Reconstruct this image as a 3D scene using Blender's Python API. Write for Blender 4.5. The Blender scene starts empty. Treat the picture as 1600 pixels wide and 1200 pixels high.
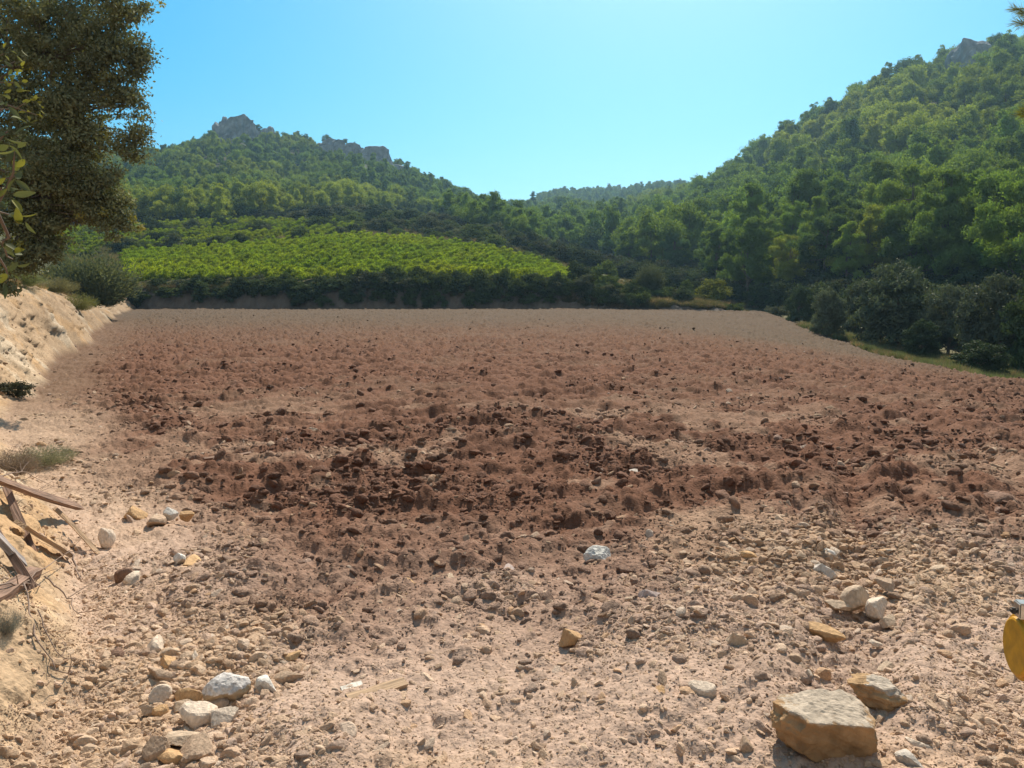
import bpy, bmesh, math, random
import numpy as np
from mathutils import Vector, Matrix, Euler, noise as mnoise
R = math.radians
scene = bpy.context.scene
C = scene.collection
# ------------------------------------------------------------------ camera
CAMZ = 1.65
PITCH = math.atan(100/1200)
FPX = 1200.0
cam_d = bpy.data.cameras.new('camera'); cam = bpy.data.objects.new('camera', cam_d); C.objects.link(cam)
cam_d.sensor_width = 36; cam_d.lens = 27; cam_d.clip_start = 0.05; cam_d.clip_end = 5000
cam.location = (0, 0, CAMZ); cam.rotation_euler = (math.pi/2-PITCH, 0, 0)
scene.camera = cam
# ------------------------------------------------------------------ sky + sun
SUN_AZ, SUN_EL = R(12), R(48)          # clockwise from straight ahead (+Y)
w = bpy.data.worlds.new('World'); scene.world = w; w.use_nodes = True
nt = w.node_tree; bg = nt.nodes['Background']
sky = nt.nodes.new('ShaderNodeTexSky'); sky.sky_type = 'NISHITA'; sky.sun_disc = False
sky.sun_elevation = SUN_EL; sky.sun_rotation = SUN_AZ
sky.air_density = 1.0; sky.dust_density = 1.1; sky.ozone_density = 2.0; sky.altitude = 300
hs = nt.nodes.new('ShaderNodeHueSaturation'); hs.inputs['Hue'].default_value = 0.472
hs.inputs['Saturation'].default_value = 1.75; hs.inputs['Value'].default_value = 1.0
nt.links.new(sky.outputs[0], hs.inputs['Color'])
# added fill light: warm pale tone in the unseen sky half behind the camera
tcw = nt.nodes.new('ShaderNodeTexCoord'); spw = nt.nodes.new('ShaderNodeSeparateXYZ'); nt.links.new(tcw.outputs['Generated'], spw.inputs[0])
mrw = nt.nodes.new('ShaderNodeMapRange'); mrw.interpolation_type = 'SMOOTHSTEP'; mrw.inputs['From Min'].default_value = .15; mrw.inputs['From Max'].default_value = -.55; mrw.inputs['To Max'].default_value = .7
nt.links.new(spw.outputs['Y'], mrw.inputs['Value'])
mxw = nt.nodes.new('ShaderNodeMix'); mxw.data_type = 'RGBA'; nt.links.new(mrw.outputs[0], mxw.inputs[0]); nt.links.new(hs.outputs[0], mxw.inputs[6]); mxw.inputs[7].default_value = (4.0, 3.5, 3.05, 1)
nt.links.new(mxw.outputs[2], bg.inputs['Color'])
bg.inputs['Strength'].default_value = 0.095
sd = bpy.data.lights.new('sun', 'SUN'); so = bpy.data.objects.new('sun', sd); C.objects.link(so)
sd.energy = 5.0; sd.angle = R(0.53); sd.color = (1.0, 0.88, 0.72)
sdir = Vector((math.sin(SUN_AZ)*math.cos(SUN_EL), math.cos(SUN_AZ)*math.cos(SUN_EL), math.sin(SUN_EL)))
so.rotation_euler = sdir.to_track_quat('Z', 'Y').to_euler(); so.location = (20, 60, 80)
scene.view_settings.view_transform = 'Standard'; scene.view_settings.look = 'None'
scene.view_settings.exposure = 0.55; scene.view_settings.gamma = 1.0
scene.view_settings.use_curve_mapping = False
cy = scene.cycles
cy.max_bounces = 6; cy.diffuse_bounces = 3; cy.glossy_bounces = 1; cy.transmission_bounces = 4
cy.transparent_max_bounces = 4; cy.volume_bounces = 0; cy.use_denoising = True
cy.caustics_reflective = False; cy.caustics_refractive = False

# ------------------------------------------------------------------ tags
def tag(o, label=None, cat=None, group=None, kind=None):
    if label: o['label'] = label
    if cat: o['category'] = cat
    if group: o['group'] = group
    if kind: o['kind'] = kind
    return o
def empty(name, loc, rz=0, s=1.0):
    o = bpy.data.objects.new(name, None); o.location = loc; o.rotation_euler = (0, 0, rz); o.scale = (s, s, s)
    o.empty_display_size = 0.2; C.objects.link(o); return o
def link(name, me, parent=None, loc=(0,0,0), rot=(0,0,0), scale=(1,1,1), tint=None):
    o = bpy.data.objects.new(name, me); C.objects.link(o)
    if parent: o.parent = parent
    o.location = loc; o.rotation_euler = rot; o.scale = scale
    if tint is not None: o['tint'] = [float(v) for v in tint]
    return o

# ------------------------------------------------------------------ numpy helpers
def hsh(ix, iy, s):
    n = (ix*374761393 + iy*668265263 + s*974634777) & 0xffffffff
    n = ((n ^ (n >> 13))*1274126177) & 0xffffffff
    n = ((n ^ (n >> 15))*2246822519) & 0xffffffff
    return ((n ^ (n >> 16)) & 0xffffff)/float(0xffffff)
def vnoise(x, y, s):
    x = np.asarray(x, float); y = np.asarray(y, float)
    ix = np.floor(x).astype(np.int64); iy = np.floor(y).astype(np.int64)
    fx = x-ix; fy = y-iy; fx = fx*fx*(3-2*fx); fy = fy*fy*(3-2*fy)
    a = hsh(ix, iy, s); b = hsh(ix+1, iy, s); c = hsh(ix, iy+1, s); d = hsh(ix+1, iy+1, s)
    return (a*(1-fx)+b*fx)*(1-fy)+(c*(1-fx)+d*fx)*fy
def fbm(x, y, s, octv=4):
    t = 0; a = .5; n = 0
    for k in range(octv):
        t = t+a*vnoise(x*2**k+k*17.3, y*2**k-k*9.1, s+k); n += a; a *= .5
    return t/n
def clods(x, y, cell, s, dens=.7):
    """domed irregular lumps: 0..1 height"""
    X = x/cell; Y = y/cell
    wx = vnoise(X*1.9, Y*1.9, s+5)-.5; wy = vnoise(X*1.9, Y*1.9, s+6)-.5
    X = X+wx*.55; Y = Y+wy*.55
    ix = np.floor(X).astype(np.int64); iy = np.floor(Y).astype(np.int64)
    best = np.zeros(X.shape)
    for dx in (-1, 0, 1):
        for dy in (-1, 0, 1):
            cx = ix+dx; cyy = iy+dy
            px = cx+hsh(cx, cyy, s); py = cyy+hsh(cx, cyy, s+1)
            r = .35+.5*hsh(cx, cyy, s+2); on = hsh(cx, cyy, s+3) < dens
            an = hsh(cx, cyy, s+4)*math.pi
            ca, sa = np.cos(an), np.sin(an)
            ux = (X-px)*ca+(Y-py)*sa; uy = (-(X-px)*sa+(Y-py)*ca)*1.5
            q = 1-(ux*ux+uy*uy)/(r*r)
            h = np.where(on & (q > 0), np.clip(q, 0, 1)**.85*r, 0)
            best = np.maximum(best, h)
    return best
def sst(a, b, x):
    t = np.clip((x-a)/(b-a), 0, 1); return t*t*(3-2*t)

def at(px, py, Y):
    """world point seen at photo pixel (1600x1200) at forward distance Y"""
    u = (px-800)/FPX; v = (600-py)/FPX
    d = np.array([u, math.cos(PITCH)+v*math.sin(PITCH), -math.sin(PITCH)+v*math.cos(PITCH)])
    return np.array([0, 0, CAMZ])+d*(Y/d[1])
def project(P):
    P = np.asarray(P, float); z = P[..., 2]-CAMZ; y = P[..., 1]
    fw = y*math.cos(PITCH)-z*math.sin(PITCH); up = y*math.sin(PITCH)+z*math.cos(PITCH)
    return 800+FPX*P[..., 0]/fw, 600-FPX*up/fw

# ------------------------------------------------------------------ terrain height
T_PX = [  # (px, py, distance) of bare ground outside the field
 (215,448,84),(400,447,84),(560,446,84),(760,446,84),(880,452,85),(960,462,86),(1060,470,88),(1130,474,90),
 (210,412,112),(380,398,115),(560,381,122),(650,388,118),(750,402,112),(885,440,98),
 (300,358,165),(560,354,160),(120,372,150),(750,368,150),(880,408,135),(650,364,155),(430,366,145),
 (200,350,185),(400,338,200),(560,335,205),(50,345,190),(760,350,230),
 (180,262,360),(90,262,350),(270,248,400),(375,222,420),(470,232,410),(600,262,400),(700,306,385),(760,330,390),
 (300,300,275),(500,312,270),(650,328,290),(100,300,290),(450,270,340),(250,268,330),
 (850,336,450),(900,330,560),(960,306,740),(1060,303,740),(860,312,740),(1150,330,740),
 (900,410,170),(870,372,240),(930,362,320),(800,366,260),(1000,425,150),(960,345,480),
 (1160,492,94),(1230,505,82),(1320,520,70),(1420,545,56),(1520,570,47),(1600,590,40),
 (1180,450,115),(1300,430,105),(1400,440,95),(1500,450,85),(1600,450,80),
 (1300,360,150),(1500,340,135),(1600,330,125),(1150,340,230),(1080,330,330),(1040,390,220),
 (1300,250,230),(1500,240,190),(1600,220,175),(1150,290,300),(1230,238,295),(1310,200,290),(1400,155,285),
 (1500,122,265),(1600,105,255),(1750,90,240),(1750,250,160),(1750,420,85),(1000,335,400),(1090,318,400),
]
T_W = [ # x, y, z
 (-3.0,1.5,1.15),(-3.4,3.5,1.15),(-5.0,5,1.05),(-6.6,7.5,.75),(-9.5,9.5,.75),(-12.2,12,1.7),(-13.5,14.5,2.5),(-16,22,2.8),(-21,33,3.0),(-30,48,3.3),(-41,72,3.9),(-48,80,5),
 (-10,0,3.0),(-20,10,3.6),(-35,30,4.5),(-60,50,7),(-80,90,10),(-3,-6,1.2),(-12,-15,3.4),(-60,-10,9),
 (-2,-3,-.05),(3,-4,-.1),(12,-8,-1.2),(40,-10,-3),(20,10,-2.2),(28,25,-2.4),(45,30,-1.0),(70,20,2),(80,-20,2),(0,-25,-.3),
 (0,10,.2),(0,25,.6),(0,45,1.3),(0,65,2.1),(-15,60,1.9),(10,60,1.8),(5,3,0),(-20,70,2.4),(15,72,2.2),
 (120,70,28),(150,120,52),(-140,120,26),(-150,250,48),(-260,420,95),(-170,600,70),(0,1000,110),(260,900,110),(-350,900,60),(420,400,110),
 (200,300,95),(-80,560,60),(300,60,60),(-300,60,40),(160,420,70),
]
_tp = np.array([at(*p) for p in T_PX]+[np.array(p, float) for p in T_W])
_S = 100.0
def _phi(d2): return np.where(d2 > 0, .5*d2*np.log(d2+1e-12), 0)
def _warp(x, y):   # expand the near range so that near detail is not ironed out by the far hills
    r = np.sqrt(x*x+y*y)+1e-6; g = np.log1p(r/12.0)/r; return x*g, y*g
def tps_fit(P, smooth=2e-4):
    X, Y = _warp(P[:, 0], P[:, 1]); n = len(P)
    K = _phi((X[:, None]-X)**2+(Y[:, None]-Y)**2)+np.eye(n)*smooth
    A = np.zeros((n+3, n+3)); A[:n, :n] = K; Q = np.c_[np.ones(n), X, Y]; A[:n, n:] = Q; A[n:, :n] = Q.T
    s = np.linalg.solve(A, np.r_[P[:, 2], 0, 0, 0]); return X, Y, s
_fit = tps_fit(_tp)
def T(x, y):
    x = np.asarray(x, float); y = np.asarray(y, float); sh = x.shape
    x = x.ravel(); y = y.ravel(); X, Y = _warp(x, y); px, py, s = _fit; n = len(px)
    out = np.empty(len(x))
    for i in range(0, len(x), 40000):
        a = X[i:i+40000, None]; b = Y[i:i+40000, None]
        out[i:i+40000] = _phi((a-px)**2+(b-py)**2) @ s[:n] + s[n]+s[n+1]*a[:, 0]+s[n+2]*b[:, 0]
    return out.reshape(sh)
TOE = np.array([(-6,-1.3),(0,-1.35),(2,-1.6),(3.3,-1.85),(5.4,-3.2),(7.2,-4.5),(9.5,-6.3),(12,-7.9),(16,-9.7),(22,-12.8),(32,-17.4),(43,-22.8),(66,-33.5),(76,-37.2),(90,-44),(400,-150)])
EDG = np.array([(-6,9),(0,9),(8,10.5),(15,13),(25,16.7),(35,19.6),(45,22.2),(60,24.2),(80,25),(100,25),(400,25)])
def x_toe(y): return np.interp(y, TOE[:, 0], TOE[:, 1])+.5*(fbm(y*.5, y*0+3, 71)-.5)*np.clip(y/8, .3, 2)
def x_edge(y): return np.interp(y, EDG[:, 0], EDG[:, 1])
def y_back(x): return 80.5+1.2*(fbm(x*.12, x*0, 33)-.5)
def field_z(x, y):
    yy = np.clip(y, 0, 100)
    z = 2.75*(yy/80)**1.3
    drop = 1.3*np.clip((x-4)/13, 0, 1.6)**1.7*np.interp(y, [0, 10, 25, 45, 65, 80], [.6, .8, 1.0, .9, .45, .1])
    z = z-drop
    z = z+.16*np.exp(-((x-.9)**2/1.3+(y-3.2)**2/1.1))+.10*np.exp(-((x-2.8)**2/2+(y-4.7)**2/.9))   # spoil heaps close by
    z = z-.05*np.exp(-((x+.2-.3*(y-3))**2/.12))*sst(2, 3, y)*(1-sst(5, 7, y))
    return z
def H(x, y, fine=False):
    x = np.asarray(x, float); y = np.asarray(y, float)
    t = T(x, y); f = field_z(x, y)
    wl = np.interp(y, [0, 4, 8, 14, 40, 80], [1.3, 1.5, 1.9, 2.2, 2.2, 2.8])
    dl = (x_toe(y)-x)/wl
    L = np.clip(dl, 0, 1); L = 1-(1-L)**1.7
    L = L*L*(3-2*L)*.35+L*.65
    # talus: stepped face
    Rr = sst(0, 1, (x-x_edge(y))/np.interp(y, [0, 40, 80], [4., 5., 6.]))
    by = (y-y_back(x))/1.5
    B = sst(0, 1, by)
    W = 1-(1-np.where(dl > 0, L, 0))*(1-Rr)*(1-B)
    z = f*(1-W)+t*W
    # a rim of loose earth along the right edge
    z = z+.16*np.exp(-((x-x_edge(y)+.6)/.7)**2)*sst(5, 20, y)*(1-sst(76, 80, y))*(.5+fbm(x*.3, y*.3, 5))
    if fine:
        z = z+relief(x, y, L, Rr, B, dl)
    return z
def relief(x, y, L, Rr, B, dl):
    bank = sst(0.0, .25, np.clip(dl, 0, 1)); out = np.maximum(Rr, B)
    soil = (1-bank)*(1-sst(.1, .6, out))
    dist = np.hypot(x, y)
    r = np.zeros(x.shape)
    rough = .35+.65*soil_zone(x, y)          # ploughed belt is cloddier
    rough = np.where(bank > .5, .55, rough)
    # broad undulation
    r += .16*(fbm(x*.45, y*.45, 11)-.5)+.10*(fbm(x*1.7, y*1.7, 12, 3)-.5)
    amp = np.where(soil > .5, 1.0, .8)
    r += .062*amp*clods(x, y, .62, 101, .22)*rough
    r += .070*amp*clods(x, y, .30, 111, .5)*rough*(1+.5*sst(12, 35, dist))
    r += .072*amp*clods(x, y, .17, 121, .7)*rough*(.85+1.3*sst(12, 35, dist))+.03*fbm(x*9, y*9, 123, 2)*rough*(dist < 45)
    n = dist < 22
    if n.any():
        r[n] += .026*clods(x[n], y[n], .075, 131, .65)*(.5+.5*rough[n])
    n = dist < 9
    if n.any():
        r[n] += .010*clods(x[n], y[n], .038, 141, .7)
    # plough lines running up the field, deepening with distance so that they read from afar
    r += soil*.006*np.sin((x*.96+y*.28)*2*math.pi/1.1+3*fbm(x*.2, y*.2, 9))*sst(6, 14, dist)
    # short tillage furrows in the near ploughed belt
    q = (y*.93-x*.38)+.5*fbm(x*.7, y*.7, 31); r += soil*soil_zone(x, y)*.045*np.sin(q*2*math.pi/.62)*(.4+1.2*fbm(x*.8, y*.8, 32))*sst(3.5, 5, dist)*(1-sst(22, 40, dist))
    # wheel ruts of the machine curving through the rubble on the right
    for off in (0, 1.55):
        dd = x-(1.35+off+.52*(y-3)-.018*(y-3)**2); m = np.exp(-(dd/.19)**2)*sst(2.2, 3.2, y)*(1-sst(10, 15, y))*soil
        r = r*(1-.55*m)-.055*m+.016*m*np.sin((y+.6*np.abs(dd))*2*math.pi/.15); r += .03*np.exp(-((np.abs(dd)-.30)/.09)**2)*sst(2.2, 3.2, y)*(1-sst(10, 15, y))*soil
    # bank: gullies and ledges
    if bank.max() > 0:
        r += bank*.14*(fbm(x*1.6, y*1.6, 45, 4)-.5)
    bb = sst(.05, .3, B)*(1-sst(.9, 1, B))
    r += bb*.5*(fbm(x*1.4, y*1.4, 47, 3)-.5)
    # far from the works: natural ground
    wild = sst(.8, 1, out)
    r = r*(1-wild)+wild*.25*(fbm(x*.5, y*.5, 48)-.5)
    return r
def soil_zone(x, y):
    """1 = freshly turned red-brown clods, 0 = pale dusty rubble"""
    n = (fbm(x*.5, y*.5, 21)-.5); n2 = fbm(x*.12, y*.12, 22)-.5; n3 = fbm(x*1.6, y*1.6, 24)-.5
    yy = y+4.5*n+2.2*n3
    near = .7*sst(2.9, 5.6, yy-.35*np.clip(x, -2, 3))+.3*sst(1.8, 4.5, yy)
    toe = sst(.1, 1.5+.03*y, x-x_toe(y)+1.6*n)
    strip = 1-.38*np.exp(-((y-11.5-7*n2-.25*x)/2.2)**2)*sst(7, -1, x)*sst(-.2, .15, n)
    right = 1-.5*sst(3.2, 6.5, x+2*n-.10*y)*(1-sst(7.2, 9.5, yy))
    patch = 1-.35*sst(.05, .2, n3+n)
    return np.clip(near*toe*strip*right*patch, 0, 1)
def soil_colour(x, y):
    z = soil_zone(x, y)[..., None]
    n = fbm(x*1.2, y*1.2, 25)[..., None]; n2 = fbm(x*4, y*4, 26, 3)[..., None]
    pale = np.array([.43, .305, .215]); red = np.array([.160, .080, .050]); tan = np.array([.112, .079, .052])
    pale = pale*(.84+.32*n)*np.array([1, .99, .97])
    mauve = np.array([.43, .31, .235])
    m = sst(.45, .62, fbm(x*.6+7, y*.6, 27))[..., None]*sst(8, 4, y)[..., None]
    pale = pale*(1-m)+mauve*m
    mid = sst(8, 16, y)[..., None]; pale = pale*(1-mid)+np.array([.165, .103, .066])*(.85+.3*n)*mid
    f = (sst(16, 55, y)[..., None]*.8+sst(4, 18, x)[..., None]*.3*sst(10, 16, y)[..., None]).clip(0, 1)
    dark = red*(1-f)+tan*f
    dark = dark*(.8+.4*n2)
    c = pale*(1-z)+dark*z
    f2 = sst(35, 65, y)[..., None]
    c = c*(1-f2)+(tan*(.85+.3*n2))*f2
    return c
def slope_mask(x, y):
    e = .15
    return np.hypot(H(x+e, y)-H(x-e, y), H(x, y+e)-H(x, y-e))/(2*e)

def hit(px, py, ymax=900.):
    """first ground point under photo pixels (arrays)"""
    px = np.atleast_1d(np.asarray(px, float)); py = np.atleast_1d(np.asarray(py, float))
    u = (px-800)/FPX; v = (600-py)/FPX
    dy = math.cos(PITCH)+v*math.sin(PITCH); dz = (-math.sin(PITCH)+v*math.cos(PITCH))/dy; dx = u/dy
    ys = np.geomspace(1.2, ymax, 420)
    Xs = dx[:, None]*ys; Zs = CAMZ+dz[:, None]*ys
    below = Zs < H(Xs, np.broadcast_to(ys, Xs.shape))
    k = np.where(below.any(1), below.argmax(1), len(ys)-1)
    lo = ys[np.maximum(k-1, 0)]; hi = ys[k]
    for _ in range(9):
        m = (lo+hi)/2; b = CAMZ+dz*m < H(dx*m, m); hi = np.where(b, m, hi); lo = np.where(b, lo, m)
    return np.c_[dx*hi, hi, H(dx*hi, hi)]

def mesh_np(name, V, F, mat=None, col=None, smooth=True):
    """F: (n,3|4) int array"""
    me = bpy.data.meshes.new(name); V = np.ascontiguousarray(V, dtype=np.float32); F = np.ascontiguousarray(F, dtype=np.int32)
    me.vertices.add(len(V)); me.vertices.foreach_set('co', V.ravel())
    k = F.shape[1]; me.loops.add(F.size); me.loops.foreach_set('vertex_index', F.ravel())
    me.polygons.add(len(F)); me.polygons.foreach_set('loop_start', np.arange(0, F.size, k, dtype=np.int32))
    me.polygons.foreach_set('loop_total', np.full(len(F), k, dtype=np.int32))
    me.polygons.foreach_set('use_smooth', np.full(len(F), smooth, dtype=bool))
    if col is not None:
        a = me.color_attributes.new('Col', 'FLOAT_COLOR', 'POINT')
        c = np.ones((len(V), 4), np.float32); c[:, :3] = col; a.data.foreach_set('color', c.ravel())
    me.update(calc_edges=True)
    if mat: me.materials.append(mat)
    return me
def grid_faces(nr, nc):
    i = np.arange(nr-1)[:, None]*nc+np.arange(nc-1)[None]
    return np.stack([i, i+1, i+nc+1, i+nc], -1).reshape(-1, 4)

# ------------------------------------------------------------------ materials
def new_mat(name):
    m = bpy.data.materials.new(name); m.use_nodes = True; n = m.node_tree
    for x in list(n.nodes): n.nodes.remove(x)
    out = n.nodes.new('ShaderNodeOutputMaterial'); return m, n, out
def N(nt, t, **kw):
    n = nt.nodes.new(t)
    for k, v in kw.items():
        if k in n.inputs: n.inputs[k].default_value = v
        else: setattr(n, k, v)
    return n
def mul_noise(nt, col_out, scale, lo, hi, coord='Object', detail=4):
    tc = N(nt, 'ShaderNodeTexCoord'); no = N(nt, 'ShaderNodeTexNoise'); no.inputs['Scale'].default_value = scale; no.inputs['Detail'].default_value = detail
    nt.links.new(tc.outputs[coord], no.inputs['Vector'])
    mr = N(nt, 'ShaderNodeMapRange'); mr.inputs['From Min'].default_value = .3; mr.inputs['From Max'].default_value = .7
    mr.inputs['To Min'].default_value = lo; mr.inputs['To Max'].default_value = hi
    nt.links.new(no.outputs['Fac'], mr.inputs['Value'])
    vm = N(nt, 'ShaderNodeVectorMath', operation='SCALE'); nt.links.new(col_out, vm.inputs[0]); nt.links.new(mr.outputs[0], vm.inputs['Scale'])
    return vm.outputs[0], no
def mat_soil():
    m, nt, out = new_mat('soil'); b = N(nt, 'ShaderNodeBsdfPrincipled', Roughness=.97); b.inputs['Specular IOR Level'].default_value = .1
    a = N(nt, 'ShaderNodeAttribute', attribute_name='Col')
    c, no = mul_noise(nt, a.outputs['Color'], 22, .78, 1.22, detail=8)
    nt.links.new(c, b.inputs['Base Color'])
    bp = N(nt, 'ShaderNodeBump'); bp.inputs['Strength'].default_value = .7; bp.inputs['Distance'].default_value = .02
    n2 = N(nt, 'ShaderNodeTexNoise'); n2.inputs['Scale'].default_value = 45; n2.inputs['Detail'].default_value = 6
    tc = N(nt, 'ShaderNodeTexCoord'); nt.links.new(tc.outputs['Object'], n2.inputs['Vector'])
    nt.links.new(n2.outputs['Fac'], bp.inputs['Height']); nt.links.new(bp.outputs[0], b.inputs['Normal'])
    nt.links.new(b.outputs[0], out.inputs['Surface']); return m
def mat_stone(name='stone', bump=.5, nscale=9, lo=.75, hi=1.2, crust=None, rough=.9):
    m, nt, out = new_mat(name); b = N(nt, 'ShaderNodeBsdfPrincipled', Roughness=rough); b.inputs['Specular IOR Level'].default_value = .2
    a = N(nt, 'ShaderNodeAttribute', attribute_name='tint', attribute_type='INSTANCER')
    c, no = mul_noise(nt, a.outputs['Vector'], nscale, lo, hi, detail=7)
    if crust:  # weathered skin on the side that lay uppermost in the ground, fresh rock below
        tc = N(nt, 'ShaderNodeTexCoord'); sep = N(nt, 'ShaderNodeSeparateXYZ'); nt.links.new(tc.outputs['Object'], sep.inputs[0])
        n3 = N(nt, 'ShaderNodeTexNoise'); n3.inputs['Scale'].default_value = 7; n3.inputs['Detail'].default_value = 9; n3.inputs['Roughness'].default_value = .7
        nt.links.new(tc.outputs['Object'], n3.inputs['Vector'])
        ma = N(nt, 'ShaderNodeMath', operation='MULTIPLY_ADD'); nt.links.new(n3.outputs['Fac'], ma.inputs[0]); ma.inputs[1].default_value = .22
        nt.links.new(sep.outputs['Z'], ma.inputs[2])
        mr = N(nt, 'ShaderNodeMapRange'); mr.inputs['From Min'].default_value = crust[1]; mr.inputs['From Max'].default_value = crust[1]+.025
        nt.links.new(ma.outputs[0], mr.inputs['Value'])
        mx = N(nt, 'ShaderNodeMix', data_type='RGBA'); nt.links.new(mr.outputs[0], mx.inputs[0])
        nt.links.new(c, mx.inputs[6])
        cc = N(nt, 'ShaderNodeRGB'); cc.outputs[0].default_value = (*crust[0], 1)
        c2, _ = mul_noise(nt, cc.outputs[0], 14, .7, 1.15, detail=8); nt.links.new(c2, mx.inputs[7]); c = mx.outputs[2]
    nt.links.new(c, b.inputs['Base Color'])
    bp = N(nt, 'ShaderNodeBump'); bp.inputs['Strength'].default_value = bump; bp.inputs['Distance'].default_value = .03
    n2 = N(nt, 'ShaderNodeTexNoise'); n2.inputs['Scale'].default_value = 6; n2.inputs['Detail'].default_value = 9; n2.inputs['Roughness'].default_value = .65
    tc = N(nt, 'ShaderNodeTexCoord'); nt.links.new(tc.outputs['Object'], n2.inputs['Vector'])
    nt.links.new(n2.outputs['Fac'], bp.inputs['Height']); nt.links.new(bp.outputs[0], b.inputs['Normal'])
    nt.links.new(b.outputs[0], out.inputs['Surface']); return m
def mat_leaf(name, transl=.35, gloss=.05, rough=.45, nscale=.9, lo=.7, hi=1.3, tint2=(1.25, 1.1, .6)):
    m, nt, out = new_mat(name)
    a = N(nt, 'ShaderNodeAttribute', attribute_name='tint', attribute_type='INSTANCER')
    c, no = mul_noise(nt, a.outputs['Vector'], nscale, lo, hi, detail=3)
    d = N(nt, 'ShaderNodeBsdfDiffuse'); t = N(nt, 'ShaderNodeBsdfTranslucent'); nt.links.new(c, d.inputs['Color'])
    vm = N(nt, 'ShaderNodeVectorMath', operation='MULTIPLY'); vm.inputs[1].default_value = tint2; nt.links.new(c, vm.inputs[0]); nt.links.new(vm.outputs[0], t.inputs['Color'])
    mx = N(nt, 'ShaderNodeMixShader'); mx.inputs[0].default_value = transl; nt.links.new(d.outputs[0], mx.inputs[1]); nt.links.new(t.outputs[0], mx.inputs[2])
    g = N(nt, 'ShaderNodeBsdfGlossy', Roughness=rough); g.inputs['Color'].default_value = (.9, .9, .85, 1)
    m2 = N(nt, 'ShaderNodeMixShader'); m2.inputs[0].default_value = gloss; nt.links.new(mx.outputs[0], m2.inputs[1]); nt.links.new(g.outputs[0], m2.inputs[2])
    nt.links.new(m2.outputs[0], out.inputs['Surface']); return m
def mat_plain(name, col, rough=.8, metal=0, nscale=12, lo=.75, hi=1.2, bump=.3, spec=.3, stretch=(1, 1, 1)):
    m, nt, out = new_mat(name); b = N(nt, 'ShaderNodeBsdfPrincipled', Roughness=rough, Metallic=metal); b.inputs['Specular IOR Level'].default_value = spec
    tc = N(nt, 'ShaderNodeTexCoord'); mp = N(nt, 'ShaderNodeMapping'); mp.inputs['Scale'].default_value = stretch
    nt.links.new(tc.outputs['Object'], mp.inputs[0]); no = N(nt, 'ShaderNodeTexNoise'); no.inputs['Scale'].default_value = nscale; no.inputs['Detail'].default_value = 7
    nt.links.new(mp.outputs[0], no.inputs['Vector'])
    mr = N(nt, 'ShaderNodeMapRange'); mr.inputs['From Min'].default_value = .3; mr.inputs['From Max'].default_value = .7; mr.inputs['To Min'].default_value = lo; mr.inputs['To Max'].default_value = hi
    nt.links.new(no.outputs['Fac'], mr.inputs['Value'])
    cc = N(nt, 'ShaderNodeRGB'); cc.outputs[0].default_value = (*col, 1)
    vm = N(nt, 'ShaderNodeVectorMath', operation='SCALE'); nt.links.new(cc.outputs[0], vm.inputs[0]); nt.links.new(mr.outputs[0], vm.inputs['Scale'])
    nt.links.new(vm.outputs[0], b.inputs['Base Color'])
    bp = N(nt, 'ShaderNodeBump'); bp.inputs['Strength'].default_value = bump; bp.inputs['Distance'].default_value = .01
    nt.links.new(no.outputs['Fac'], bp.inputs['Height']); nt.links.new(bp.outputs[0], b.inputs['Normal'])
    nt.links.new(b.outputs[0], out.inputs['Surface']); return m
M_SOIL = mat_soil()
M_STONE = mat_stone('limestone')
M_CLOD = mat_stone('clod', bump=.9, nscale=5, lo=.7, hi=1.15)
M_PINE = mat_leaf('pine_needles', .36, .02, .6, .5, tint2=(1.25, 1.25, .5))
M_OAK = mat_leaf('oak_leaves', .25, .022, .6, 1.5, tint2=(1.05, 1.1, .6))
M_VINE = mat_leaf('vine_leaves', .5, .012, .6, 1.2, tint2=(1.5, 1.35, .35))
M_BUSH = mat_leaf('shrub_leaves', .3, .012, .7, 1.2)
M_GRASS = mat_leaf('grass_blades', .4, .03, .5, 2.0, tint2=(1.1, 1.05, .8))
M_BARK = mat_plain('bark', (.16, .125, .10), .95, nscale=8, stretch=(1, 1, .25), bump=.9)
M_WOOD = mat_plain('weathered_wood', (.27, .17, .12), .85, nscale=75, stretch=(.05, 1, 1), lo=.35, hi=1.35, bump=.9)
M_TWIG = mat_plain('dry_twig', (.26, .19, .15), .9)
M_YEL = mat_plain('yellow_paint', (.62, .31, .012), .5, nscale=26, lo=.72, hi=1.08, bump=.12, spec=.4)
M_RUST = mat_plain('rusty_yellow_paint', (.42, .17, .03), .7, nscale=30, lo=.4, hi=1.3, bump=.4)
M_CHROME = mat_plain('worn_metal', (.62, .60, .56), .3, metal=.9, nscale=20, lo=.6, hi=1.1, bump=.15)
M_RED = mat_plain('red_lettering', (.5, .03, .02), .5, bump=0)
M_DARK = mat_plain('dark_steel', (.05, .045, .04), .6)

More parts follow.
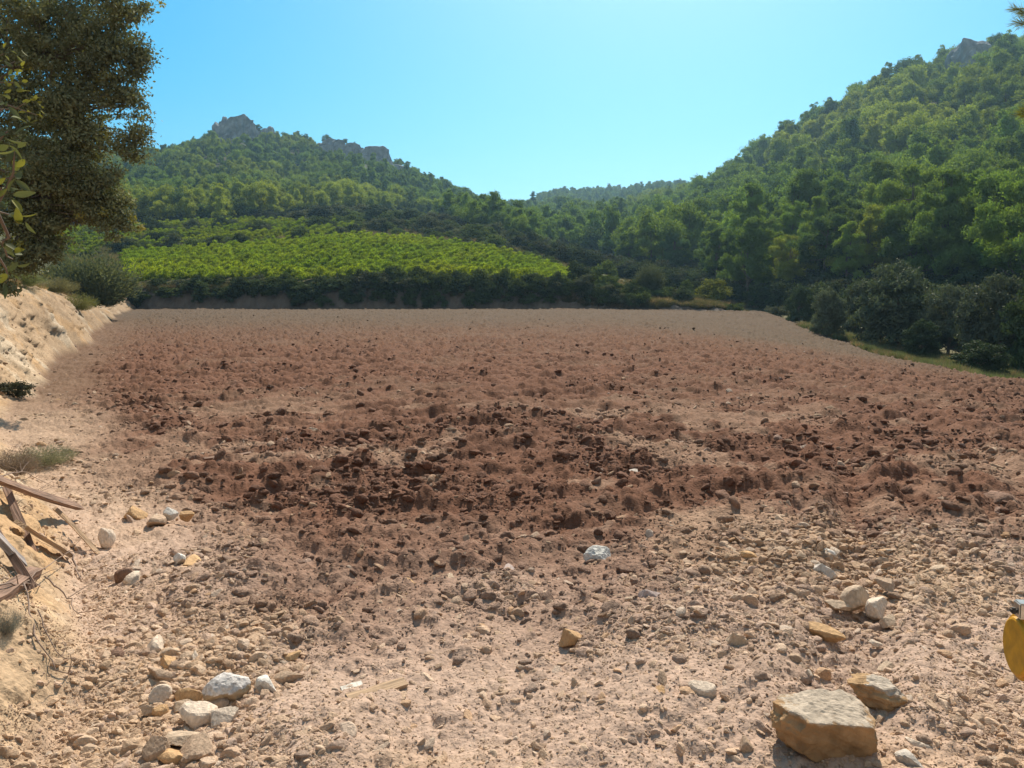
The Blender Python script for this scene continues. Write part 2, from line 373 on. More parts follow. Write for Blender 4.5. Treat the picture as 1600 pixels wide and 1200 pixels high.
# ------------------------------------------------------------------ ground sheets
def ground_colour(P):
    x, y = P[:, 0], P[:, 1]
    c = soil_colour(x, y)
    dl = np.clip((x_toe(y)-x)/np.interp(y, [0, 4, 8, 14, 40, 80], [1.3, 1.5, 1.9, 2.2, 2.2, 2.8]), 0, 3)
    # cut bank of pale marl, with yellow and white pockets; turf brown on its shoulder
    n = fbm(x*1.1, y*1.1, 61); n2 = fbm(x*3+4, y*3, 62, 3)
    bk = np.array([.42, .30, .19])[None]*(.82+.36*n2)[:, None]
    wht = .6*sst(.58, .70, n)[:, None]; bk = bk*(1-wht)+np.array([.56, .47, .35])*wht
    yel = sst(.60, .70, fbm(x*1.6+9, y*1.6, 63))[:, None]; bk = bk*(1-yel*.5)+np.array([.50, .31, .15])*yel*.5
    far = sst(12, 40, y)[:, None]; bk = bk*(1-.25*far)
    w = sst(0, .12, dl)[:, None]; c = c*(1-w)+bk*w
    turf = np.array([.24, .18, .10])[None]*(.7+.6*n2)[:, None]
    w = sst(.62, 1.05, dl+.5*(n-.5))[:, None]*.9; c = c*(1-w)+turf*w
    # back bank
    by = (y-y_back(x))/1.5; inx = (x > x_toe(y)-8)
    bb = np.array([.155, .135, .115])[None]*(.7+.6*n2)[:, None]
    w = (sst(-.1, .15, by)*inx)[:, None]; c = c*(1-w)+bb*w
    veg = np.array([.085, .085, .04])[None]*(.6+.8*n)[:, None]
    w = sst(.9, 2.0, by)[:, None]; c = c*(1-w)+veg*w
    rx = (x-x_edge(y))
    w = sst(1.0, 4.5, rx+2*(n-.5))[:, None]; verge = np.array([.13, .12, .065])[None]*(.6+.8*n2)[:, None]
    c = c*(1-w)+verge*w
    # hillsides: forest floor with stony patches
    hl = sst(150, 200, y)[:, None]; st = .5*sst(.60, .75, fbm(x*.03, y*.03, 65))[:, None]
    floor = np.array([.05, .06, .03])*(1-st*.5)+np.array([.16, .15, .11])*st*.5
    c = c*(1-hl)+floor*hl
    return c
def build_field():
    ys = np.r_[np.geomspace(1.0, 78.5, 950), np.linspace(78.7, 84.5, 46), np.geomspace(84.8, 160, 90)]
    t = np.linspace(-.86, .86, 1420)
    X = ys[:, None]*t[None]; Y = np.broadcast_to(ys[:, None], X.shape).copy()
    x = X.ravel(); y = Y.ravel()
    z = H(x, y, True)
    dl = (x_toe(y)-x)/np.interp(y, [0, 4, 8, 14, 40, 80], [1.3, 1.5, 1.9, 2.2, 2.2, 2.8]); bm_ = sst(0.02, .25, dl)*(1-sst(.9, 1.6, dl))
    fx = .22*(fbm(y*1.1, z*1.6, 51, 4)-.5)+.08*clods(y, z*1.3, .34, 151, .35)+.09*clods(y, z*1.3, .13, 161, .5)+.12*(fbm(y*5, z*5, 53)-.5)
    bb_ = sst(0.0, .2, (y-y_back(x))/1.5)*(1-sst(.9, 1.3, (y-y_back(x))/1.5))
    fy = .5*(fbm(x*.8, z*1.2, 54, 4)-.5)+.25*clods(x, z, .5, 171, .5)
    P = np.c_[x+bm_*fx*np.interp(y, [2, 14], [.45, 1.25]), y-bb_*fy, z]
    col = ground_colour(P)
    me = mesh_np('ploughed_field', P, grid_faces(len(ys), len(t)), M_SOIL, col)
    o = link('ploughed_field', me); tag(o, kind='structure'); return o
def build_hills():
    u = np.linspace(-1, 1, 320); xs = 760*np.sinh(3.2*u)/np.sinh(3.2)
    v = np.linspace(-.42, 1, 300); ys = 1150*np.sinh(3.2*v)/np.sinh(3.2)
    X, Y = np.meshgrid(xs, ys); x = X.ravel(); y = Y.ravel()
    z = H(x, y)
    ay = np.maximum(y, 0)
    ins = sst(0, 1, (.84*ay-np.abs(x))/(.5+.03*ay))*sst(1.5, 3, y)*(1-sst(146, 154, y))
    z = z-ins*np.where(y > 60, 4.0, 1.2+.05*y)-.06
    z += sst(160, 220, y)*3.0*(fbm(x*.03, y*.03, 77)-.5)
    P = np.c_[x, y, z]
    me = mesh_np('hills', P, grid_faces(len(ys), len(xs)), M_SOIL, ground_colour(P))
    o = link('hills', me); tag(o, kind='structure'); return o
build_field(); build_hills()

# ------------------------------------------------------------------ rocks and clods
def wob(V, seed, freq, n=7):
    r = np.random.default_rng(seed); o = np.zeros(len(V))
    for k in range(n):
        d = r.normal(size=3); d /= np.linalg.norm(d); f = freq*(.6+1.2*r.random()); o += np.sin(V@d*f+r.random()*6.28)
    return o/n**.5
_ico = {}
def ico(sub):
    if sub not in _ico:
        bm = bmesh.new(); bmesh.ops.create_icosphere(bm, subdivisions=sub, radius=1)
        _ico[sub] = (np.array([v.co[:] for v in bm.verts]), np.array([[v.index for v in f.verts] for f in bm.faces])); bm.free()
    return _ico[sub]
def stone_mesh(name, seed, sub=3, cuts=14, dims=(1, .8, .6), rough=.03, mat=None, cutlo=.55, smooth=False, cuthi=.95, planes=None):
    V, F = ico(sub); r = np.random.default_rng(seed)
    n = r.normal(size=(cuts, 3)); n /= np.linalg.norm(n, axis=1)[:, None]; d = cutlo+(cuthi-cutlo)*r.random(cuts)
    if planes is not None:
        p = np.array(planes, float); nn = p[:, :3]/np.linalg.norm(p[:, :3], axis=1)[:, None]; n = np.r_[n, nn]; d = np.r_[d, p[:, 3]]
    q = V@n.T; rad = np.where(q > 1e-3, d/np.maximum(q, 1e-3), 9).min(1); rad = np.minimum(rad, 1.05)
    P = V*rad[:, None]
    P = P*(1+rough*wob(V, seed+1, 9)[:, None]+rough*.6*wob(V, seed+2, 23)[:, None])
    P = P*np.array(dims)*.5*1.15
    return mesh_np(name, P, F, mat, smooth=smooth)
PAL = {'beige': (.54, .41, .29), 'pale': (.66, .54, .42), 'grey': (.56, .50, .43), 'white': (.74, .69, .61), 'amber': (.52, .33, .17), 'tan': (.43, .31, .215),
       'brown': (.27, .165, .115), 'red': (.22, .11, .075), 'mauve': (.44, .35, .31)}
stones = [stone_mesh('stone_shape', 300+i, 4, 9+i % 4, [(1,.8,.6),(1,.65,.45),(1,.9,.8),(1,.55,.6),(1,.75,.35)][i % 5], .013, M_STONE, .42, cuthi=.88) for i in range(10)]
smalls = [stone_mesh('pebble_shape', 340+i, 3, 8+i % 3, [(1,.8,.65),(1,.7,.45),(1,.9,.8),(1,.6,.35)][i % 4], .012, M_STONE, .38, cuthi=.85) for i in range(8)]
clodm = [stone_mesh('clod_shape', 380+i, 3, 6, [(1,.85,.7),(1,.7,.6),(1,.9,.8)][i % 3], .085, M_CLOD, .6, True) for i in range(8)]
rng = np.random.default_rng(7); rnd = random.Random(5)

def place_stone(px, py, wpx, hpx, me, tint, name, label, cat, group=None, rz=None, sink=.25, tilt=.25, z_off=0):
    """wpx/hpx: size on the photo; px,py: its foot"""
    p = hit(px, py)[0]; w_ = wpx/FPX*p[1]; md = np.array([v for v in me.dimensions_]) if hasattr(me, 'dimensions_') else None
    o = link(name, me, None, (p[0], p[1], 0), (rnd.uniform(-tilt, tilt), rnd.uniform(-tilt, tilt), rz if rz is not None else rnd.uniform(0, 6.28)), (w_, w_, w_), tint)
    o.location.z = p[2]+w_*(.5-sink)*(hpx/wpx)+z_off
    o.scale.z = w_*min(1.6, max(.6, (hpx/wpx)/.62))
    tag(o, label, cat, group); return o

# -- the big boulder in the lower right corner and its companions
def special(name, label, px, py, wpx, dims, seed, tint, crust=None, rz=0, planes=None, cuts=8, rough=.02, sink=.08, sub=5, tilt=(0, 0), cat='boulder', cutlo=.7):
    p = hit(px, py)[0]; s = wpx/FPX*p[1]
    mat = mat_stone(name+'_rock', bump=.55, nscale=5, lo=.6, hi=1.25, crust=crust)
    me = stone_mesh(name, seed, sub, cuts, dims, rough, mat, cutlo, smooth=False, planes=planes)
    vc = np.array([v.co for v in me.vertices]); vc *= np.array([1+.055*mnoise.fractal(Vector(q)*5+Vector((seed, 0, 0)), .7, 2.1, 5)-.03*max(0, mnoise.noise(Vector(q)*16)-.25) for q in vc])[:, None]; me.vertices.foreach_set('co', vc.astype(np.float32).ravel())
    zs = np.array([v.co.z for v in me.vertices])
    o = link(name, me, None, (p[0], p[1], p[2]-zs.min()*s-sink*s), (tilt[0], tilt[1], rz), (s, s, s), tint); tag(o, label, cat); return o
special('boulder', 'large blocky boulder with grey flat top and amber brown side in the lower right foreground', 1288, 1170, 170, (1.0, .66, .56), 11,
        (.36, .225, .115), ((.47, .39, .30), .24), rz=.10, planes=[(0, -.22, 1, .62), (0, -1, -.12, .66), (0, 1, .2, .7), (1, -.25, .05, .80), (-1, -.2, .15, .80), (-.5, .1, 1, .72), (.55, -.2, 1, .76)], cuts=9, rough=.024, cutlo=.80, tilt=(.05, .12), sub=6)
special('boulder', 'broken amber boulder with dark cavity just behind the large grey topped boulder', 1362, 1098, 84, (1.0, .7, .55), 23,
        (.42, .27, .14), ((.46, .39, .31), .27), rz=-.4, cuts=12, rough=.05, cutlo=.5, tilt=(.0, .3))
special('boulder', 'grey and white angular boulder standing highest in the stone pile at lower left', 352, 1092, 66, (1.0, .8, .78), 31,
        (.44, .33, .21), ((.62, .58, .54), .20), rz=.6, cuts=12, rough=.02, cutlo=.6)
special('boulder', 'rounded white limestone lump lying alone on the brown soil in the centre', 935, 878, 40, (1.0, .7, .72), 37,
        (.62, .60, .55), None, rz=.3, cuts=10, rough=.03, cutlo=.62, sink=.12, sub=4, cat='stone')
HAND = [  # px,py(foot),w,h,colour,label
 (418,1082,36,26,'white','whitish grey stone right beside the grey and white boulder'),
 (298,1100,34,30,'amber','upright amber stone touching the left of the grey and white boulder'),
 (312,1130,44,34,'pale','pale stone with orange edge in the middle of the lower left pile'),
 (350,1138,44,40,'pale','pale tilted slab below the grey and white boulder'),
 (282,1165,58,36,'beige','pale topped block near the bottom of the lower left pile'),
 (316,1185,48,48,'tan','tall brown slab with ribbed face at the bottom of the lower left pile'),
 (272,1190,50,26,'amber','orange brown wedge lying under the ribbed slab'),
 (248,1190,36,40,'tan','dull brown slab at the foot of the left slope, lowest in the pile'),
 (250,1092,26,20,'pale','small white cube shaped stone at the upper left of the pile'),
 (232,1118,22,20,'beige','beige stone left of the lower left pile'),
 (252,1120,18,20,'amber','small upright orange stone beside the beige stone of the pile'),
 (285,1112,30,22,'beige','flat beige stone between the small white cube and the amber stone'),
 (335,1108,40,24,'tan','tan stone directly under the grey and white boulder'),
 (262,1045,34,28,'amber','orange brown stone above the lower left pile'),
 (252,1062,36,22,'tan','tan stone wedge above the small white cube shaped stone'),
 (303,1040,20,24,'pale','pale upright stone just above the grey and white boulder'),
 (268,1032,24,20,'beige','beige stone behind the orange brown stone above the pile'),
 (243,1018,40,28,'pale','pale flat slab with pointed end on the left slope foot'),
 (160,1042,22,26,'tan','long reddish stone half buried in the left slope'),
 (176,1036,26,20,'brown','dark brown clod beside the long reddish stone'),
 (455,1033,30,24,'amber','pointed tan stone standing on the gravel left of centre'),
 (485,1182,42,32,'pale','large pale stone at the bottom edge left of centre'),
 (432,1172,24,22,'beige','beige stone at the bottom between the pile and the large pale stone'),
 (446,1205,34,24,'amber','orange beige stone cut by the bottom edge of the photo'),
 (452,1065,36,18,'tan','thin tan flake right of the whitish grey stone'),
 (300,886,46,20,'amber','long smooth amber stone lying on the left of the brown soil'),
 (278,882,18,20,'white','small white stone touching the long smooth amber stone'),
 (266,812,22,26,'white','bluish white upright stone on the left edge of the brown soil'),
 (248,812,20,14,'grey','flat grey stone left of the bluish white upright stone'),
 (210,808,32,24,'amber','brown wedge stone left of the flat grey stone'),
 (292,812,24,18,'amber','triangular tan stone right of the bluish white upright stone'),
 (164,850,24,30,'pale','upright pale stone on the slope below the broken boards'),
 (210,912,30,20,'pale','pale cracked stone at the foot of the left slope'),
 (194,908,22,22,'brown','crumbling brown clod beside the pale cracked stone'),
 (240,820,30,16,'tan','low tan stone half buried below the flat grey stone'),
 (492,680,26,16,'beige','pale stone in the dusty strip on the left half'),
 (694,648,22,14,'grey','pale grey boulder far out in the ploughed soil'),
 (895,742,26,14,'amber','dark amber stone in the middle of the ploughed soil'),
 (990,745,30,12,'grey','flat pale grey stone in the middle distance'),
 (1282,785,18,22,'beige','upright beige block on the right in the ploughed soil'),
 (1188,800,28,18,'amber','low brown stone left of the upright beige block'),
 (640,920,34,18,'amber','pointed brown wedge stone left of the middle'),
 (706,912,22,14,'beige','small beige stone right of the pointed brown wedge'),
 (795,898,34,20,'mauve','mauve angular stone left of the white limestone lump'),
 (850,905,30,24,'tan','broken tan stone below and left of the white limestone lump'),
 (888,1005,32,34,'amber','leaning amber stone with worn edge in the front centre'),
 (982,950,28,28,'beige','beige block on the gravel right of centre'),
 (1012,945,36,26,'mauve','mauve grey stones beside the beige block'),
 (1012,962,28,18,'tan','round tan stone in front of the beige block'),
 (1026,1000,28,26,'beige','pointed beige stone in the front right of centre'),
 (1098,1082,36,20,'pale','pale flat block lower right of centre'),
 (1028,1088,36,16,'amber','orange flat stone at the front in the centre'),
 (1074,972,26,14,'red','rust red stone on the pale gravel'),
 (1146,1012,36,36,'beige','rounded beige boulder left of the stone heap'),
 (1290,1000,52,28,'amber','amber slab with dark hollow beneath it'),
 (1232,1015,28,22,'pale','pale pointed stone between the rounded boulder and the hollow slab'),
 (1338,948,40,34,'beige','largest beige block in the heap on the right'),
 (1308,952,36,18,'beige','low beige stone left of the largest block in the heap'),
 (1372,960,30,26,'pale','pale angular stone right of the largest block in the heap'),
 (1388,980,36,24,'beige','beige tilted stone at the lower right of the heap'),
 (1385,925,34,34,'tan','tan stone at the upper right of the heap'),
 (1282,898,40,26,'grey','grey jagged stone above the heap on the right'),
 (1290,872,30,22,'white','white jagged stone topmost of the right hand rubble line'),
 (1145,866,42,14,'beige','long flat beige stone right of the white limestone lump'),
 (1172,880,30,18,'amber','golden brown stone against the long flat beige stone'),
 (1232,870,26,22,'beige','beige stone behind the grey jagged stone'),
 (1236,1040,26,18,'tan','tan block below the pale pointed stone'),
 (1264,1060,20,20,'pale','small pale stone behind the large grey topped boulder'),
 (1365,1010,22,18,'pale','pale cube below the beige tilted stone'),
 (1390,1050,28,20,'beige','beige wedge behind the broken amber boulder'),
 (1414,1035,44,20,'brown','dark brown broken slab right of the pale cube'),
 (1416,1062,22,12,'amber','small amber stone beside the dark brown broken slab'),
 (1470,898,30,16,'beige','beige stone on the smooth tan slope at the right'),
 (1480,1030,36,22,'brown','dark clod cluster left of the yellow machine end'),
 (1490,1050,34,18,'beige','beige flat stone below the dark clods'),
 (1519,1088,26,22,'pale','pale stone below the yellow machine end'),
 (1577,1112,28,20,'beige','beige round stone near the right edge'),
 (1396,1165,28,20,'pale','white topped stone to the right of the large grey topped boulder'),
 (1432,1175,34,30,'pale','pale rough stone second to the right of the large grey topped boulder'),
 (1166,1172,22,26,'tan','small brown upright stone left of the large grey topped boulder'),
 (1425,1212,50,40,'grey','grey shaded stone at the bottom edge right of the large boulder'),
 (1537,868,26,12,'brown','brown flat clod far right on the tan slope'),
 (1560,795,40,22,'brown','elongated brown clod at the right edge of the ploughed soil'),
]
for i, (px, py, wp, hp, c, lab) in enumerate(HAND):
    me = (clodm if c in ('brown',) and 'clod' in lab else stones)[i % 8]
    t = np.array(PAL[c])*rnd.uniform(.9, 1.08)
    k_ = 1.3 if px < 400 and py > 1000 else 1.18; place_stone(px, py, wp*k_, hp*k_, me, t, 'clod' if 'clod' in lab else 'stone', lab, 'soil clod' if 'clod' in lab else 'stone', None, sink=.22)

# -- scatter of rubble: largest ones are things, the rest is gravel
def scatter_nodes(name, P, rot, scl, tint, idx, shapes, kind_label, cat):
    """one stuff object: P (n,3) points carrying instances of the mesh list"""
    col = bpy.data.collections.new(name+'_shapes')
    for i, me in enumerate(shapes):
        o = bpy.data.objects.new('%s_shape_%02d' % (name, i), me); col.objects.link(o)
    me = bpy.data.meshes.new(name); me.vertices.add(len(P)); me.vertices.foreach_set('co', np.ascontiguousarray(P, np.float32).ravel())
    for an, ty, v in (('rot', 'FLOAT_VECTOR', rot), ('scl', 'FLOAT_VECTOR', scl), ('tint', 'FLOAT_VECTOR', tint)):
        a = me.attributes.new(an, ty, 'POINT'); a.data.foreach_set('vector', np.ascontiguousarray(v, np.float32).ravel())
    a = me.attributes.new('idx', 'INT', 'POINT'); a.data.foreach_set('value', np.ascontiguousarray(idx, np.int32))
    o = link(name, me); md = o.modifiers.new('scatter', 'NODES')
    g = bpy.data.node_groups.new(name, 'GeometryNodeTree'); md.node_group = g
    g.interface.new_socket('Geometry', in_out='INPUT', socket_type='NodeSocketGeometry'); g.interface.new_socket('Geometry', in_out='OUTPUT', socket_type='NodeSocketGeometry')
    i = g.nodes.new('NodeGroupInput'); u = g.nodes.new('NodeGroupOutput'); ip = g.nodes.new('GeometryNodeInstanceOnPoints'); ci = g.nodes.new('GeometryNodeCollectionInfo')
    ci.inputs['Collection'].default_value = col; ci.inputs['Separate Children'].default_value = True; ci.inputs['Reset Children'].default_value = True
    ip.inputs['Pick Instance'].default_value = True
    def attr(n, ty):
        a = g.nodes.new('GeometryNodeInputNamedAttribute'); a.data_type = ty; a.inputs['Name'].default_value = n; return a.outputs['Attribute']
    g.links.new(i.outputs[0], ip.inputs['Points']); g.links.new(ci.outputs[0], ip.inputs['Instance'])
    g.links.new(attr('idx', 'INT'), ip.inputs['Instance Index'])
    er = g.nodes.new('FunctionNodeEulerToRotation'); g.links.new(attr('rot', 'FLOAT_VECTOR'), er.inputs[0]); g.links.new(er.outputs[0], ip.inputs['Rotation'])
    g.links.new(attr('scl', 'FLOAT_VECTOR'), ip.inputs['Scale'])
    g.links.new(ip.outputs[0], u.inputs[0])
    tag(o, kind_label, cat, kind='stuff'); return o

def rubble():
    # screen-even sampling of the works: y ~ 1/(uniform) so density falls with distance squared
    n = 430000
    yy = 1/(rng.uniform(1/70., 1/1.9, n)); xx = yy*rng.uniform(-.78, .78, n)
    ok = (xx < x_edge(yy)-.3) & (xx > x_toe(yy)-2.6*np.interp(yy, [0, 20, 60], [1, 1, 1.3])); xx = xx[ok]; yy = yy[ok]; n = len(xx)
    zone = soil_zone(xx, yy); bank = xx < x_toe(yy)
    clump = fbm(xx*.9, yy*.9, 91); heap = np.exp(-((xx-2.1-.25*(yy-4.6))/.95)**2-((yy-4.7)/.9)**2)+1.2*np.exp(-((xx+1.45)/.33)**2-((yy-3.4)/.55)**2); keep = rng.random(n) < 1.7*heap+ np.where(bank, .55, .20+1.15*sst(.44, .60, clump))
    xx, yy, zone, bank, clump, heap = (a[keep] for a in (xx, yy, zone, bank, clump, heap)); zone = zone*(1-.8*np.clip(heap*1.3, 0, 1)); n = len(xx)
    spx = 1.7+3.4*rng.pareto(2.1, n)                       # size in photo pixels at 5 m
    spx = spx*np.where(zone > rng.random(n), 1.45, 1.0)*(1+1.6*np.clip(heap, 0, 1)); spx = np.minimum(spx, 34)
    size = np.clip(spx/FPX*np.clip(1.6+.42*yy, 2, 6.5)*.92, .010, .14)
    size *= np.where(bank, .8, 1)
    z = H(xx, yy, True)
    isclod = rng.random(n) < zone*.85
    pal = np.array([PAL[k] for k in ('beige', 'pale', 'tan', 'mauve', 'amber', 'grey', 'white')]); pw = np.array([.42, .17, .22, .11, .03, .03, .02])
    tint = pal[rng.choice(7, n, p=pw/pw.sum())]
    sc = soil_colour(xx, yy); tint = (tint*.4+sc*.68)*np.array([1.04, 1, .93])
    ct = sc*rng.uniform(1.0, 1.45, n)[:, None]
    tint = np.where(isclod[:, None], ct, tint)*rng.uniform(.85, 1.15, n)[:, None]
    rot = rng.uniform(0, 6.28, (n, 3)); rot[:, :2] = rng.normal(0, .35, (n, 2))
    scl = size[:, None]*rng.uniform(.75, 1.25, (n, 3))*np.array([1, 1, .85])
    P = np.c_[xx, yy, z-size*.12]
    app = size/yy
    # the largest become things
    sh = list(smalls)+list(clodm)
    big = {}
    for flag, lim in ((False, 215), (True, 285)):
        ids = np.where(isclod == flag)[0]; ids = ids[(yy[ids] > 2.4) & (np.abs(xx[ids]) < .70*yy[ids])]
        ids = ids[np.argsort(-app[ids])][:lim]; big[flag] = ids
    used = np.zeros(n, bool)
    words_s = {}
    for flag, ids in big.items():
        for j in ids:
            used[j] = True
            me = (clodm if flag else stones)[j % 8]
            s = scl[j]
            o = link('clod' if flag else 'stone', me, None, P[j], rot[j], s, tint[j])
            if flag:
                o['label'] = 'brown crumbly soil clod among many alike on the ploughed ground'; o['category'] = 'soil clod'; o['group'] = 'brown clods strewn over the ploughed ground'
            elif bank[j]:
                o['label'] = 'small pale stone lying on the cut slope at the left'; o['category'] = 'stone'; o['group'] = 'small stones on the left slope'
            else:
                o['label'] = 'small beige limestone among the rubble strewn over the foreground'; o['category'] = 'stone'; o['group'] = 'small beige stones of the rubble'
    r = ~used
    idx = np.where(isclod, 8+rng.integers(0, 8, n), rng.integers(0, 8, n))
    for nm, lab, sel in (('gravel', 'loose beige gravel and rock chips spread over the ground', r & ~isclod), ('crumbled_soil', 'crumbled brown soil lumps spread over the ploughed ground', r & isclod)):
        scatter_nodes(nm, P[sel], rot[sel], scl[sel], tint[sel], idx[sel], sh, lab, 'gravel' if nm == 'gravel' else 'soil')
rubble()

# ------------------------------------------------------------------ vegetation builders
def unit(v): return v/np.maximum(np.linalg.norm(v, axis=1), 1e-9)[:, None]
def leaf_quads(P, D, U, L, Wd, fold=0.0):
    """rhombic leaves: centre line P..P+D*L, width Wd along U; returns V,F"""
    n = len(P); L = np.broadcast_to(L, (n,))[:, None]; Wd = np.broadcast_to(Wd, (n,))[:, None]
    a = P; b = P+D*L*.5+U*Wd*.5; c = P+D*L; d = P+D*L*.5-U*Wd*.5
    if fold: nn = np.cross(D, U); a = a+nn*Wd*fold; c = c-nn*Wd*fold
    V = np.stack([a, b, c, d], 1).reshape(-1, 3); F = np.arange(n*4).reshape(-1, 4); return V, F
def tubes(lines, sides=5):
    """lines: list of (pts (k,3), radii (k,))"""
    VV = []; FF = []; off = 0
    for pts, rad in lines:
        pts = np.asarray(pts, float); k = len(pts); rad = np.broadcast_to(rad, (k,))
        tn = np.gradient(pts, axis=0); tn = unit(tn); ref = np.array([0.31, .2, .93]); u = unit(np.cross(tn, ref)); v = np.cross(tn, u)
        an = np.arange(sides)*2*math.pi/sides
        ring = pts[:, None]+rad[:, None, None]*(np.cos(an)[None, :, None]*u[:, None]+np.sin(an)[None, :, None]*v[:, None])
        VV.append(ring.reshape(-1, 3)); i = np.arange(k-1)[:, None]*sides+np.arange(sides)[None]; j = np.arange(k-1)[:, None]*sides+(np.arange(sides)[None]+1) % sides
        FF.append(np.stack([i, j, j+sides, i+sides], -1).reshape(-1, 4)+off); off += k*sides
    return np.concatenate(VV), np.concatenate(FF)
def curve(a, b, k=6, bend=.1, r=None, sag=0):
    a = np.array(a, float); b = np.array(b, float); t = np.linspace(0, 1, k)[:, None]; L = np.linalg.norm(b-a); r = r or rng
    o = r.normal(size=3)*bend*L; return a+(b-a)*t+o*np.sin(t*math.pi)+np.array([0, 0, -sag*L])*t*t+r.normal(size=(k, 3))*.015*L*np.sin(t*math.pi)
def puffs_dome(r, n, rx, rz, z0, pr, flat=.0, low=.15):
    """puff centres over a lumpy dome; z0 = crown base height"""
    d = unit(r.normal(size=(n*3, 3))); d = d[d[:, 2] > -low*2][:n]; n = len(d)
    rad = r.uniform(.45, .98, n)[:, None]
    c = d*rad*np.array([rx, rx, rz]); c[:, 2] += z0+rz*.45
    c[:, 2] = np.maximum(c[:, 2], z0); return c, pr*r.uniform(.7, 1.25, n)
def crown_mesh(name, seed, centres, radii, nleaf, L, Wd, mat, up=.25, jit=.55, squash=.75, spiky=False, core=.25, lumpy=1.0):
    """leaf clusters on each puff; outward, upward-leaning leaves"""
    r = np.random.default_rng(seed); n = len(centres); k = np.maximum(3, (nleaf*(radii/radii.mean())**2)).astype(int)
    ci = np.repeat(np.arange(n), k); m = len(ci)
    d = unit(r.normal(size=(m, 3))); d[:, 2] = np.where(d[:, 2] < -.3, -d[:, 2]*.6, d[:, 2]); d = unit(d)
    rad = r.uniform(core, 1, m)**.5
    lump = 1+lumpy*(.22*np.sin(d@np.array([5., 3, 4])+ci)+.15*np.sin(d@np.array([-7., 6, 9])+ci*2.3))
    P = centres[ci]+d*(radii[ci]*rad*lump)[:, None]*np.array([1, 1, squash])
    nrm = unit(d+np.array([0, 0, .15])+r.normal(size=(m, 3))*jit*.75); D = np.cross(nrm, r.normal(size=(m, 3))); D[:, 2] += up; D = unit(D); U = unit(np.cross(D, nrm))
    V, F = leaf_quads(P, D, U, L*r.uniform(.6, 1.3, m), Wd*r.uniform(.6, 1.3, m))
    return mesh_np(name, V, F, mat, smooth=False)
def limbs_mesh(name, seed, base_r, h, centres, mat=M_BARK, nl=14, lean=(0, 0), sides=6, start=.35):
    r = np.random.default_rng(seed); top = np.array([lean[0], lean[1], h]); tr = curve((0, 0, -.4), top, 8, .03, r)
    L = [(tr, np.linspace(base_r, base_r*.25, 8))]
    for c in centres[r.permutation(len(centres))[:nl]]:
        t = r.uniform(start, .95); i = t*7; p = tr[int(i)]*(1-i % 1)+tr[min(7, int(i)+1)]*(i % 1)
        if c[2] < p[2]-.2*h: p = tr[max(1, int(start*7))]
        L.append((curve(p, c, 5, .08, r), np.linspace(base_r*.42*(1-t*.6), base_r*.06, 5)))
    V, F = tubes(L, sides); return mesh_np(name, V, F, mat)
# pines: unit = metres, height ~8
def make_pine_kind(seed, hi=False, shape='dome'):
    r = np.random.default_rng(seed)
    if shape in ('dome', 'tall'):   # irregular: main boughs, each carrying its own cluster of foliage
        nb = 9 if shape == 'dome' else 12; per = 4 if not hi else 9; c = []; pr = []
        for b in range(nb):
            t = (b+r.uniform(0, .9))/nb; a = b*2.4+r.uniform(-.5, .5)
            if shape == 'dome': Rb = r.uniform(.9, 2.2)*math.sin(math.pi*(.22+.70*t))**.7; zb = 2.6+4.6*t
            else: Rb = r.uniform(1.1, 2.1)*(1.05-t)**.75; zb = 1.9+6.4*t
            cb = np.array([math.cos(a)*Rb, math.sin(a)*Rb, zb]); sz_ = (1.05 if shape == 'dome' else .95)*(1.12-.45*t)*r.uniform(.8, 1.2)
            c.append(cb+r.normal(size=(per, 3))*np.array([.55, .55, .35])*sz_); pr.append(sz_*r.uniform(.55, .95, per)*(1 if not hi else .72))
        c = np.concatenate(c); pr = np.concatenate(pr)
    else:  # umbrella
        c, pr = puffs_dome(r, 24 if not hi else 60, 2.9, 2.4, 3.9, .95 if not hi else .75, low=.05)
    me = crown_mesh('pine_crown', seed, c, pr, 170 if not hi else 420, .34 if not hi else .20, .17 if not hi else .08, M_PINE, up=.8, jit=.6, squash=1.08, core=.35, lumpy=1.5)
    tm = limbs_mesh('pine_trunk', seed+5, .17, 6.5, c, nl=10 if not hi else 26, lean=(r.normal()*.4, r.normal()*.4), sides=5)
    return me, tm
PINES = [make_pine_kind(500+i, False, ('dome', 'tall', 'dome', 'tall', 'umbrella')[i % 5]) for i in range(6)]
PINES_HI = [make_pine_kind(520+i, True, ('dome', 'tall', 'tall', 'dome')[i % 4]) for i in range(4)]
def broad_kind(seed, n, rx, rz, pr, nleaf, L, Wd, mat, z0=.1, up=.15, jit=.7, low=.3):
    r = np.random.default_rng(seed); c, p = puffs_dome(r, n, rx, rz, z0, pr, low=low)
    return crown_mesh('shrub_foliage', seed, c, p, nleaf, L, Wd, mat, up=up, jit=jit), c
BUSHES = [broad_kind(540+i, 26, .95, 1.0, .36, 90, .15, .09, M_BUSH)[0] for i in range(5)]            # ~2 m wide, fine
OAKS = []
for i in range(3):
    me, c = broad_kind(560+i, 90, 2.4, 2.9, .62, 230, .19, .12, M_OAK, z0=.5, up=.3); OAKS.append((me, limbs_mesh('oak_trunk', 565+i, .16, 3.2, c, nl=24)))
def vine_kind(seed):
    r = np.random.default_rng(seed); n = 9; c = np.c_[r.uniform(-.6, .6, n), r.uniform(-.35, .35, n), r.uniform(.5, 1.15, n)]
    c[0, 2] = 1.35
    return crown_mesh('vine_foliage', seed, c, .34*r.uniform(.7, 1.2, n), 120, .12, .10, M_VINE, up=.1, jit=.9)
VINES = [vine_kind(580+i) for i in range(5)]
